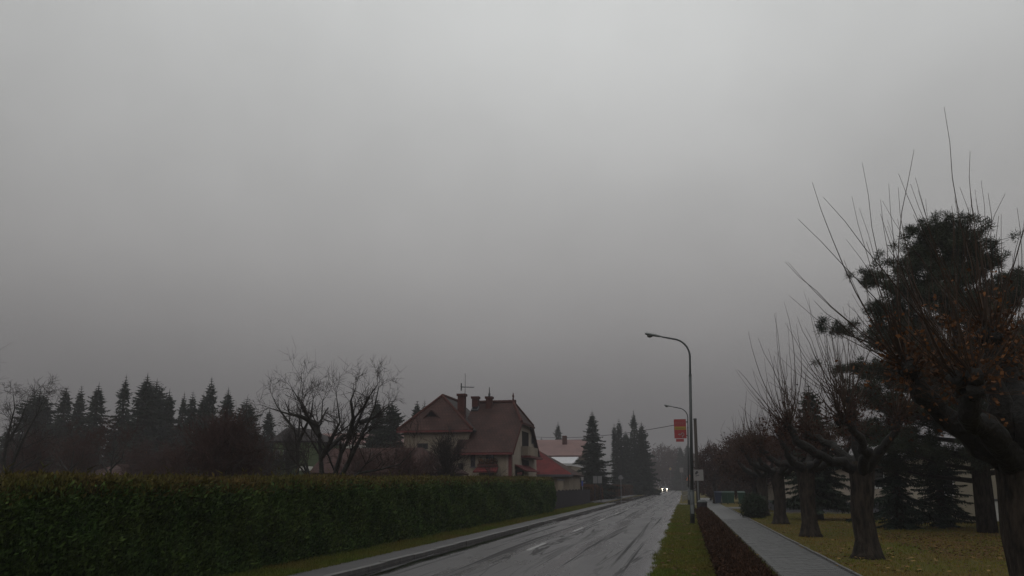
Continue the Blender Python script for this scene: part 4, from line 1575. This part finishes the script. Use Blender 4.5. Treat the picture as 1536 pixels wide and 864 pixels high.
gx_box(783, 792.5, 648, 672, .002, .02).build('balcony_opening', 'dark_opening', house)  # flat dark sheet, the shade inside the recess put into its colour
bal = gx_box(782, 797, 671, 685, .02, .55).build('balcony', 'render_beige', house)
gx_box(781.5, 801, 685, 688, .0, .75).build('balcony_slab', 'red_paint', house)
gx_box(783, 793, 690, 699, .003, .02).build('window', 'dark_opening', house)
p = gx_box(797, 800, 655, 666, .004, .03)
w_ = p.build('window', 'plinth', house)
gx_box(797.6, 799.4, 656.5, 664.5, .031, .036).build('pane', 'window_glass', w_)
q0, q1 = PX(772, 705, GX), PX(793, 705, GX)
MB().poly([(GX + .9, q0.y, q0.z - .05), (GX + .9, q1.y, q0.z - .05), (GX + .01, q1.y, q0.z + .42), (GX + .01, q0.y, q0.z + .42)], .07).build('awning', 'roof_bright', house, uv=True)
dd_ = gx_box(773, 785, 706, 727, .003, .03).build('door', 'dark_opening', house)
gx_box(775, 782.5, 708, 718, .031, .037).build('pane', 'window_glass', dd_)
# aerial
am = P(698, 560, 62.9)
an = thing('roof_aerial', (am.x, 62.9, 7.6), 'thin television aerial on a mast beside the front chimney', 'aerial')
MB().tube([(am.x, 62.9, 7.0), (am.x, 62.9, am.z)], [.028, .018], 5).build('mast', 'steel_paint', an)
za = P(698, 580.5, 62.9).z
xl, xr2 = P(692, 580, 62.9).x, P(711, 580, 62.9).x
MB().tube([(xl, 62.9, za + .02), (xr2, 62.9, za - .06)], [.035, .025], 5).build('boom', 'steel_paint', an)
for k in range(9):
    x = xl + (xr2 - xl) * k / 8
    hl = .34 - .02 * k
    MB().tube([(x, 62.9 - hl, za), (x, 62.9 + hl, za)], [.012, .012], 4).build('element', 'steel_paint', an)
MB().tube([(xl, 62.9, za - .28), (xl, 62.9, za + .3)], [.05, .05], 5).build('reflector', 'steel_paint', an)

# low annexe with bright red hipped roof right of the house
an = thing('outbuilding', (-13.5, 75, 0), 'low outbuilding with bright red hipped roof right of the house', 'building')
cz = P(850, 712, 72).z
cx = P(859, 710, 72).x
MB().box(-17.6, cx - .35, 72.4, 80, 0, cz).build('wall', 'render_beige', an)
pk = P(806, 675, 75.5)
r_ = MB()
fl, fr, bl, br_ = (-18, 72, cz), (cx, 72, cz), (-18, 80.4, cz), (cx, 80.4, cz)
r_.poly([fl, fr, (pk.x, 76.2, pk.z), (-16.8, 76.2, pk.z)], .12)
r_.build('roof', 'roof_bright', an, uv=True)
MB().poly([fr, br_, (pk.x, 76.2, pk.z)], .12).poly([br_, bl, (-16.8, 76.2, pk.z), (pk.x, 76.2, pk.z)], .12).build('roof_slope', 'roof_red', an, uv=True)
MB().box(-18, cx + .03, 71.9, 71.98, cz - .16, cz + .02).build('gutter', 'plinth', an)
window_front(815, 824, 718, 727, 72.4, an, 'dark_wood')

# long far buildings
fb_ = thing('long_hall', (-22, 135, 0), 'long hall with faded pink roof and white lower roof behind the house', 'building')
z1, z2, z3 = P(850, 659, 140).z, P(850, 683, 132).z, P(850, 695, 125).z
xa, xb = P(690, 660, 140).x, P(880, 660, 140).x
MB().poly([(xa, 132, z2), (xb, 132, z2), (xb, 141, z1), (xa, 141, z1)], .3).build('roof', 'pink_roof', fb_)
MB().poly([(xa, 125, z3), (xb - .4, 125, z3), (xb - .4, 131.8, z2 - .25), (xa, 131.8, z2 - .25)], .3).build('low_roof', 'pale_roof', fb_)
MB().box(xa + .3, xb - .7, 125.4, 140, 0, z3 - .35).build('wall', 'render_beige', fb_)
MB().box(xa, xb, 141, 141.3, z1 - 4, z1 - .05).build('rear_wall', 'render_beige', fb_)
o = MB().box(-19.6, -18.9, 138, 138.7, z1 - 1.2, z1 + .5).build('roof_vent', 'brick_red', fb_)

fb2 = thing('long_hall', (-50, 120, 0), 'long low building with faded pink roof and white eaves behind the bare fruit tree', 'building')
z1, z2, z3 = P(500, 650, 125).z, P(500, 665, 120).z, P(500, 672, 119.4).z
xa, xb = P(452, 660, 120).x, P(612, 660, 120).x
MB().poly([(xa, 119.5, z2), (xb, 119.5, z2), (xb, 125, z1), (xa, 125, z1)], .3).build('roof', 'pink_roof', fb2)
MB().box(xa + .1, xb - .1, 119.9, 120, 0, z2 - .35).build('wall', 'white_paint', fb2)
MB().box(xa + .1, xb - .1, 120.1, 125, 0, z2 - .5).build('hall', 'render_beige', fb2)

sh = thing('garden_shed', (-18, 52, 0), 'low shed with brown hipped roof behind the bare fruit tree', 'shed')
zr, ze = P(560, 672, 54).z, P(560, 709, 51).z
xa, xb, xt = P(463, 705, 51).x, P(668, 709, 51).x, P(634, 672, 54).x
MB().poly([(xa, 51, ze), (xb, 51, ze), (xt, 54, zr), (xa, 54, zr)], .15).poly([(xb, 51, ze), (xb, 57, ze), (xt, 54, zr)], .15).build('roof', 'roof_brown', sh, uv=True)
MB().box(xa + .2, xb - .4, 51.4, 57, 0, ze - .1).build('wall', 'render_dark', sh)

gh = thing('green_house', (-40, 75, 0), 'small green house with white framed windows left of the bare fruit tree', 'house')
xa, xb = P(408, 700, 72).x, P(464, 700, 72).x
zt = P(430, 660, 72).z
MB().box(xa, xb, 72, 80, 0, zt).build('wall', 'render_green', gh)
xm0, xm1 = P(422, 641, 74).x, P(446, 641, 74).x
zr = P(430, 641, 74).z
r_ = MB()
r_.poly([(xa - .3, 71.7, zt - .1), (xb + .3, 71.7, zt - .1), (xm1, 75, zr), (xm0, 75, zr)], .15)
r_.poly([(xb + .3, 71.7, zt - .1), (xb + .3, 80.3, zt - .1), (xm1, 77, zr), (xm1, 75, zr)], .15)
r_.poly([(xa - .3, 80.3, zt - .1), (xa - .3, 71.7, zt - .1), (xm0, 75, zr), (xm0, 77, zr)], .15)
r_.build('roof', 'roof_dark', gh, uv=True)
for x0 in (413, 424, 434):
    window_front(x0, x0 + 7, 675, 691, 72, gh, 'grey_sign')
MB().box(P(450, 700, 72).x, xb + .4, 71.2, 71.9, P(450, 706, 72).z, P(450, 700, 72).z).build('terrace_rail', 'white_paint', gh)

rh2 = thing('red_garden_house', (-60, 70, 0), 'low garden house with reddish roof just above the hedge on the left', 'house')
xa, xb = P(128, 705, 68).x, P(212, 705, 68).x
z1, z2 = P(160, 701, 70).z, P(160, 712, 67.5).z
MB().poly([(xa, 67.5, z2), (xb, 67.5, z2), (xb - 1, 71, z1 + .3), (xa + 1, 71, z1 + .3)], .15).build('roof', 'roof_brown', rh2, uv=True)
MB().box(xa + .3, xb - .3, 67.9, 71, 0, z2 - .12).build('wall', 'render_dark', rh2)
tp = thing('covered_woodpile', (P(28, 720, 30).x, 30, 0), 'pale tarpaulin covered pile peeking over the left end of the hedge', 'woodpile')
xa, xb, zt = P(6, 718, 30).x, P(42, 718, 30).x, P(28, 715.5, 30).z
MB().box(xa + .1, xb - .1, 29.6, 30.8, 0, zt - .28).build('logs', 'pole_wood', tp)
MB().poly([(xa, 29.5, zt - .22), (xb, 29.5, zt - .26), (xb - .15, 30.2, zt - .02), (xa + .1, 30.2, zt + .03)], .05).poly([(xb, 30.9, zt - .26), (xa, 30.9, zt - .22), (xa + .1, 30.2, zt + .03), (xb - .15, 30.2, zt - .02)], .05).build('tarpaulin', 'render_pale', tp)

# ------------------------------------------------------------------ buildings right of the lawn
bb = thing('beige_building', (10, 60, 0), 'long low beige building with dark plinth behind the pollarded trees', 'building')
MB().box(6.0, 22, 58.0, 66, .66, 3.0).build('wall', 'render_tan', bb)
MB().box(5.97, 22.03, 57.96, 66.03, 0, .655).build('plinth', 'plinth', bb)
MB().poly([(5.4, 57.5, 2.98), (22.6, 57.5, 2.98), (22.6, 62, 3.7), (5.4, 62, 3.7)], .2).poly([(22.6, 66.5, 2.98), (5.4, 66.5, 2.98), (5.4, 62, 3.7), (22.6, 62, 3.7)], .2).build('roof', 'roof_brown', bb, uv=True)
for x in (11.2, 14.6, 17.8):
    f = MB().box(x, x + 1.3, 57.96, 58.0, 1.5, 2.9).build('window', 'white_paint', bb)
    MB().box(x + .08, x + .6, 57.945, 57.958, 1.58, 2.82).build('pane', 'window_glass', f)
    MB().box(x + .7, x + 1.22, 57.945, 57.958, 1.58, 2.82).build('pane', 'window_glass', f)
MB().quad((5.0, 55.6, .012), (22, 55.6, .012), (22, 57.9, .012), (5.0, 57.9, .012)).build('pavement', 'footway', kind='structure')
bw = thing('pale_building', (16, 46, 0), 'pale rendered building with a white garage door at the right edge', 'building')
MB().box(12.7, 26, 45.0, 53, 0, 3.1).build('wall', 'render_pale', bw)
MB().box(12.5, 26.2, 44.8, 53.2, 3.103, 3.3).build('roof', 'slate', bw)
gd = MB().box(P(1484, 780, 45).x, P(1512, 780, 45).x, 44.93, 44.998, 0.05, P(1500, 752, 45).z).build('garage_door', 'white_paint', bw)
MB().box(P(1484, 780, 45).x - .08, P(1512, 780, 45).x + .08, 44.90, 44.995, P(1500, 752, 45).z + .003, P(1500, 750, 45).z + .05).build('door_lintel', 'plinth', bw)
f = MB().box(P(1415, 740, 45).x, P(1432, 740, 45).x, 44.95, 44.998, 1.2, 2.5).build('window', 'white_paint', bw)
MB().box(P(1417, 740, 45).x, P(1430, 740, 45).x, 44.935, 44.948, 1.28, 2.42).build('pane', 'window_glass', f)


# ------------------------------------------------------------------ street furniture
def lamp(bx, by, tx, tz, label, s=1.0):
    """tall steel lamp with a curved outreach arm towards the road"""
    o = thing('street_lamp', (bx, by, 0), label, 'street lamp', 'street lamps on the verge')
    lean = Vector((tx - bx, 0, 0)) / tz
    at = lambda z: Vector((bx, by, z)) + lean * z
    zj = tz - 1.75
    MB().tube([at(0), at(1.4)], [.105, .105], 10).tube([at(1.4), at(1.5)], [.105, .078], 10, cap=False).tube([at(1.5), at(zj)], [.078, .066], 10).build('post', 'steel_paint', o, smooth=True)
    MB().tube([at(zj - .06), at(zj + .06)], [.074, .062], 10).build('collar', 'steel_paint', o)
    arm = [at(zj), at(zj + .45), at(zj + .9)]
    R = .85
    c = at(zj + .9)
    for k in range(1, 9):
        a = rad(90 * .92) * k / 8
        arm.append(c + Vector((-R * (1 - math.cos(a)), 0, R * math.sin(a))))
    end = arm[-1]
    d = (arm[-1] - arm[-2]).normalized()
    arm.append(end + d * .55)
    MB().tube(arm, [.048] * 3 + [.044] * 8 + [.036], 8).build('arm', 'steel_paint', o, smooth=True)
    e = arm[-1]
    # cobra head lantern: flattened, tapering, domed bowl under its front half
    hd_ = MB()
    pts, prof = [], [(0, .05, .045), (.12, .085, .07), (.38, .13, .085), (.62, .155, .09), (.74, .13, .075), (.80, .06, .03)]
    ring = 12
    V, F = [], []
    for (t, wy, hz) in prof:
        cc = e + d * t
        for k in range(ring):
            a = 2 * math.pi * k / ring
            V.append(cc + Vector((0, math.cos(a) * wy, math.sin(a) * hz * (1 if math.sin(a) > 0 else .55))))
    for i in range(len(prof) - 1):
        for k in range(ring):
            F.append((i * ring + k, i * ring + (k + 1) % ring, (i + 1) * ring + (k + 1) % ring, (i + 1) * ring + k))
    F.append(tuple(range(ring)))
    F.append(tuple(reversed(range(5 * ring, 6 * ring))))
    head = hd_.add(V, F).build('lantern', 'lamp_grey', o, smooth=True)
    MB().blob(e + d * .56 + Vector((0, 0, -.045)), .115, random.Random(1), (12, 8), 0, (1.25, .95, .85)).build('bowl', 'lamp_glass', head, smooth=True)
    MB().box(at(.5).x - .07, at(.5).x + .07, by - .108, by - .10, .45, .85).build('hatch', 'lamp_grey', o)
    return o, at


lamp(.24, 39.75, P(1034, 500, 39.75).x, P(1010, 500, 39.75).z - .26, 'near street lamp with tall steel post at the end of the brown hedge')
z2 = P(1000, 609, 77)
l2, at2 = lamp(P(1032, 728, 77).x, 77, P(1031.5, 612, 77).x, z2.z - .2, 'farther street lamp carrying a red advertising board')
# red board on the second lamp
A_, B_ = P(1010.5, 629, 76.85), P(1030, 657.5, 76.85)
sb = thing('red_sign_board', ((A_.x + B_.x) / 2, 76.85, B_.z), 'red advertising board with yellow stripe hung on the farther lamp post', 'sign')
W_, Hh = B_.x - A_.x, A_.z - B_.z
board = MB().box(A_.x, B_.x, 76.82, 76.90, B_.z, A_.z).build('panel', 'sign_red', sb)
sx = lambda f: A_.x + W_ * f
sz = lambda f: A_.z - Hh * f
MB().box(sx(.04), sx(.98), 76.808, 76.818, sz(.545), sz(.385)).build('yellow_stripe', 'sign_yellow', board)
MB().box(sx(.10), sx(.92), 76.800, 76.806, sz(.475), sz(.455)).build('dark_line', 'sign_black', board)


def text_mesh(txt, size, name, material, parent, loc, rot, ext=.004, align='CENTER', width=None):
    cu = bpy.data.curves.new(name, 'FONT')
    cu.body = txt
    cu.size = size
    cu.align_x = align
    cu.extrude = ext
    ob = bpy.data.objects.new(name, cu)
    COL.objects.link(ob)
    dg = bpy.context.evaluated_depsgraph_get()
    me = bpy.data.meshes.new_from_object(ob.evaluated_get(dg))
    bpy.data.objects.remove(ob)
    xs = [v.co.x for v in me.vertices]
    if width:
        k = width / (max(xs) - min(xs))
        for v in me.vertices:
            v.co.x *= k
    me.materials.clear()
    o = link(name, me, material, parent)
    o.matrix_local = Matrix.Translation(Vector(loc) - WPOS[parent.name]) @ rot
    return o


RX90 = Matrix.Rotation(rad(90), 4, 'X')
text_mesh('PENNY', .34, 'lettering', 'sign_pink', board, (sx(.5), 76.812, sz(.27)), RX90, width=W_ * .8)
# roundabout arrow: ring with a tail out to the left and an exit below
ring_c = Vector((sx(.68), 76.812, sz(.79)))
rg = MB()
pts = [ring_c + Vector((math.cos(a) * Hh * .075, 0, math.sin(a) * Hh * .075)) for a in np.linspace(-2.0, 3.3, 14)]
rg.tube(pts, [.034] * 14, 4)
rg.tube([pts[-1], ring_c + Vector((-W_ * .26, 0, .0))], [.034, .034], 4)
rg.tube([pts[0], ring_c + Vector((.02, 0, -Hh * .17))], [.034, .034], 4)
tipx = ring_c + Vector((-W_ * .38, 0, 0))
rg.poly([tipx, tipx + Vector((W_ * .14, 0, -.09)), tipx + Vector((W_ * .14, 0, .09))], .02)
rg.build('roundabout_arrow', 'sign_white', board)
a, c = P(1014, 658.5, 76.85), P(1026, 662.5, 76.85)
MB().box(a.x, c.x, 76.83, 76.89, c.z, a.z).build('lower_plate', 'sign_red', sb)
for f in (.12, .85):
    zz = sz(f)
    MB().box(B_.x + .002, at2(zz).x, 76.86, 76.93, zz - .03, zz + .03).build('bracket', 'steel_paint', sb)

# dark leaning utility pole with a wire to the houses
pt, pbv = P(1042.5, 629, 58), P(1047, 740, 58)
pb = pbv + (pbv - pt) * (pbv.z / (pt.z - pbv.z))
up_ = thing('utility_pole', (pb.x, 58, 0), 'dark wooden pole leaning slightly right of the lamp posts', 'pole')
MB().tube([pb, pt], [.13, .105], 9).build('shaft', 'pole_wood', up_, smooth=True)
MB().tube([pt - Vector((0, 0, .02)), pt + Vector((0, 0, .06))], [.13, .11], 9).build('cap', 'steel_paint', up_)
wr_ = MB()
a, c = at2(7.2) + Vector((-.05, 0, 0)), P(800, 655, 118)
pts = []
for k in range(25):
    t = k / 24
    p = a.lerp(c, t)
    p.z -= 1.2 * 4 * t * (1 - t) * .5
    pts.append(p)
wr_.tube(pts, [.03] * 25, 4)
tag(wr_.build('overhead_wire', 'wire'), 'thin overhead wire sagging across the road from the lamp post to the left', 'wire')

# white sign on a post at the end of the brown hedge
a, c = P(1040, 704.5, 50), P(1055.5, 721, 50)
ws = thing('white_sign', ((a.x + c.x) / 2 - .1, 50, 0), 'white rectangular sign with black emblem on a pale post behind the brown hedge', 'sign')
pn = MB().box(a.x, c.x, 49.97, 50.0, c.z, a.z).build('panel', 'sign_white', ws)
xm = P(1046, 712, 50).x
MB().tube([(xm, 50.05, 0), (xm, 50.05, a.z)], [.05, .05], 7).build('post', 'galvanised', ws)
w1, h1 = c.x - a.x, a.z - c.z
em = MB()
em.poly([(a.x + w1 * f, 49.967, a.z - h1 * g_) for f, g_ in ((.14, .40), (.22, .20), (.34, .12), (.50, .10), (.42, .20), (.52, .26), (.38, .36), (.26, .46))], .004)
em.poly([(a.x + w1 * f, 49.967, a.z - h1 * g_) for f, g_ in ((.16, .56), (.55, .47), (.58, .52), (.20, .61))], .004)
em.build('emblem', 'sign_black', pn)
# hedge-end stump like bin
bn = thing('litter_bin', (P(1053, 745, 44).x, 44, 0), 'small dark litter bin beyond the end of the brown hedge', 'bin')
bx = bn.location.x
MB().tube([(bx, 44, 0), (bx, 44, .85)], [.2, .24], 10).build('body', 'dark_wood', bn)
MB().tube([(bx, 44, .85), (bx, 44, .9), (bx, 44, 1.0)], [.26, .26, .12], 10).build('lid', 'steel_paint', bn)


def post_sign(x, y0, y1, Y, wpx, label, shape, m1, name='road_sign', extra=None, group=None, backm='grey_sign'):
    top, bot = P(x, y0, Y), P(x, y1, Y)
    o = thing(name, (top.x, Y, 0), label, 'road sign', group)
    hw = wpx * Y / FPX / 2
    MB().tube([(top.x, Y + .05, 0), (top.x, Y + .05, top.z)], [.045, .045], 6).build('post', 'galvanised', o)
    zc = (top.z + bot.z) / 2
    hh = (top.z - bot.z) / 2
    pts = {'rect': [(-1, -1), (1, -1), (1, 1), (-1, 1)], 'diamond': [(0, -1), (1, 0), (0, 1), (-1, 0)], 'tri': [(-1, -1), (1, -1), (.05, 1), (-.05, 1)],
           'hex': [(-.6, -1), (.6, -1), (1, -.35), (.2, 1), (-.2, 1), (-1, -.35)]}[shape]
    pl = MB().poly([(top.x + hw * px_, Y, zc + hh * pz) for px_, pz in pts], -.02).build('plate', m1, o)
    if extra:
        MB().poly([(top.x + hw * px_ * .72, Y - .023, zc + hh * (pz * .72 - (.12 if shape == 'tri' else 0))) for px_, pz in pts], -.003).build('face', extra, pl)
    return o


post_sign(1022, 701.5, 708.5, 92, 5.2, 'small white sign on a post left of the lamp posts far along the verge', 'rect', 'sign_white')
post_sign(1033.5, 711, 720.5, 105, 9, 'orange edged triangular warning sign close to the lamp posts', 'tri', 'sign_orange', extra='sign_white')
post_sign(1005.3, 700.5, 706, 300, 4.5, 'yellowish sign high above the end of the road in the mist', 'diamond', 'sign_white', extra='sign_yellow')
post_sign(931, 712.5, 719, 104, 8, 'grey backed sign on a post before the hazy spruces', 'hex', 'grey_sign')
o = post_sign(873.5, 712.5, 720.5, 86, 3.2, 'narrow white and blue stop sign on a post beside the spruce', 'rect', 'sign_white', name='stop_sign')
a, c = P(872.3, 721.5, 85.98), P(874.7, 729, 85.98)
MB().box(a.x, c.x, 85.97, 86.0, c.z, a.z).build('lower_plate', 'sign_blue', o)
a, c = P(889.5, 714, 90), P(903, 725, 90)
nb = thing('notice_board', ((a.x + c.x) / 2, 90, 0), 'grey double panel notice board standing in front of the tall spruce', 'notice board')
xm = (a.x + c.x) / 2
MB().box(a.x, xm - .03, 89.96, 90.0, c.z, a.z).build('panel', 'grey_sign', nb)
MB().box(xm + .03, c.x, 89.96, 90.0, c.z, a.z).build('panel', 'grey_sign', nb)
for x in (a.x + .15, c.x - .15):
    MB().box(x - .04, x + .04, 90.003, 90.08, 0, a.z).build('post', 'dark_wood', nb)
# railing along the verge far ahead
rl = thing('railing', (.15, 100, 0), 'pale metal railing on the verge beyond the lamp posts', 'railing')
for z in (.55, 1.05):
    MB().tube([(-.35, 96, z), (.55, 118, z)], [.035, .035], 6).build('rail', 'galvanised', rl)
for k in range(8):
    t = k / 7
    x, y = -.35 + .9 * t, 96 + 22 * t
    MB().tube([(x, y, 0), (x, y, 1.08)], [.04, .04], 6).build('post', 'galvanised', rl)

# waste bins along the far path
def bin_(x, Y, m1, label):
    q = P(x, 728, Y)
    o = thing('wheelie_bin', (q.x, Y, 0), label, 'waste bin', 'waste bins beside the far path')
    X = q.x
    MB().add([(X - .25, Y - .3, .1), (X + .25, Y - .3, .1), (X + .25, Y + .3, .1), (X - .25, Y + .3, .1), (X - .32, Y - .38, 1.0), (X + .32, Y - .38, 1.0), (X + .32, Y + .38, 1.0), (X - .32, Y + .38, 1.0)],
             [(3, 2, 1, 0), (4, 5, 6, 7), (0, 1, 5, 4), (1, 2, 6, 5), (2, 3, 7, 6), (3, 0, 4, 7)]).build('body', m1, o)
    MB().poly([(X - .35, Y - .42, 1.003), (X + .35, Y - .42, 1.003), (X + .33, Y + .40, 1.12), (X - .33, Y + .40, 1.12)], -.05).build('lid', m1, o)
    for s_ in (-1, 1):
        MB().tube([(X + s_ * .28, Y + .3, .1), (X + s_ * .33, Y + .3, .1)], [.1, .1], 8).build('wheel', 'rubber', o)


bin_(1076, 82, 'bin_blue', 'dark blue waste bin, leftmost beside the far path')
bin_(1086, 82.3, 'bin_green', 'green waste bin next to the blue one beside the far path')
bin_(1095, 82.1, 'bin_green', 'green waste bin, middle one of the row beside the far path')
bin_(1111, 81.8, 'bin_green', 'green waste bin standing apart at the right beside the far path')


# ------------------------------------------------------------------ oncoming car with lights on
CX, CYd = P(997, 733, 235).x, 235
car = thing('oncoming_car', (CX, CYd, 0), 'dark oncoming car with bright headlights far down the wet road', 'car')
L_, Wd = 4.3, 1.76
secs = [(0, .42, .72, .74), (.25, .28, .88, .86), (1.05, .26, .98, .88), (3.6, .26, .98, .88), (4.15, .3, .92, .85), (4.3, .45, .7, .78)]
V, F = [], []
for (yy, z0, z1, hw) in secs:
    V += [(CX - hw, CYd + yy, z0), (CX + hw, CYd + yy, z0), (CX + hw, CYd + yy, z1), (CX - hw, CYd + yy, z1)]
for i in range(len(secs) - 1):
    for k in range(4):
        F.append((4 * i + k, 4 * i + (k + 1) % 4, 4 * i + 4 + (k + 1) % 4, 4 * i + 4 + k))
F += [(3, 2, 1, 0), tuple(range(20, 24))]
MB().add(V, F).build('body', 'car_paint', car)
V = []
for (yy, z, hw) in ((1.0, .975, .80), (3.75, .975, .80)):
    V += [(CX - hw, CYd + yy, z), (CX + hw, CYd + yy, z)]
for (yy, z, hw) in ((1.75, 1.45, .62), (3.2, 1.44, .62)):
    V += [(CX - hw, CYd + yy, z), (CX + hw, CYd + yy, z)]
MB().add(V, [(4, 5, 7, 6), (0, 4, 6, 2), (1, 3, 7, 5), (2, 6, 7, 3)]).build('cabin', 'car_paint', car)
MB().add([V[0], V[1], V[5], V[4]], [(0, 1, 2, 3)]).build('windscreen', 'window_glass', car)
for s_ in (-1, 1):
    for yy in (.8, 3.45):
        MB().tube([(CX + s_ * .62, CYd + yy, .31), (CX + s_ * .84, CYd + yy, .31)], [.31, .31], 12).build('wheel', 'rubber', car)
    MB().blob((CX + s_ * .62, CYd - .01, .76), .10, random.Random(1), (10, 6), 0, (1.3, .5, .9)).build('headlight', 'headlight', car)
    MB().blob((CX + s_ * .58, CYd + .02, .27), .075, random.Random(1), (8, 6), 0, (1.1, .5, .9)).build('road_glint', 'glint_glow', car)  # added glow standing for the headlight's reflection on the wet road
    MB().box(CX + s_ * .98 - .12, CX + s_ * .98 + .12, CYd + 1.35, CYd + 1.45, .98, 1.12).build('mirror', 'car_paint', car)
MB().box(CX - .26, CX + .26, CYd - .02, CYd + .0, .45, .56).build('number_plate', 'white_paint', car)

# ------------------------------------------------------------------ haze
hz = MB().box(-1890, 1890, -55, 1880, -1.5, 95)
me = hz.mesh(name='haze')
o = bpy.data.objects.new('haze', me)
COL.objects.link(o)
o['kind'] = 'stuff'
hm = bpy.data.materials.new('haze')
hm.use_nodes = True
t = hm.node_tree
t.nodes.clear()
mo = t.nodes.new('ShaderNodeOutputMaterial')
pv = t.nodes.new('ShaderNodeVolumePrincipled')
pv.inputs['Color'].default_value = (0.50, 0.49, 0.52, 1)
pv.inputs['Density'].default_value = 0.0013
pv.inputs['Anisotropy'].default_value = 0.0
t.links.new(pv.outputs[0], mo.inputs['Volume'])
me.materials.append(hm)
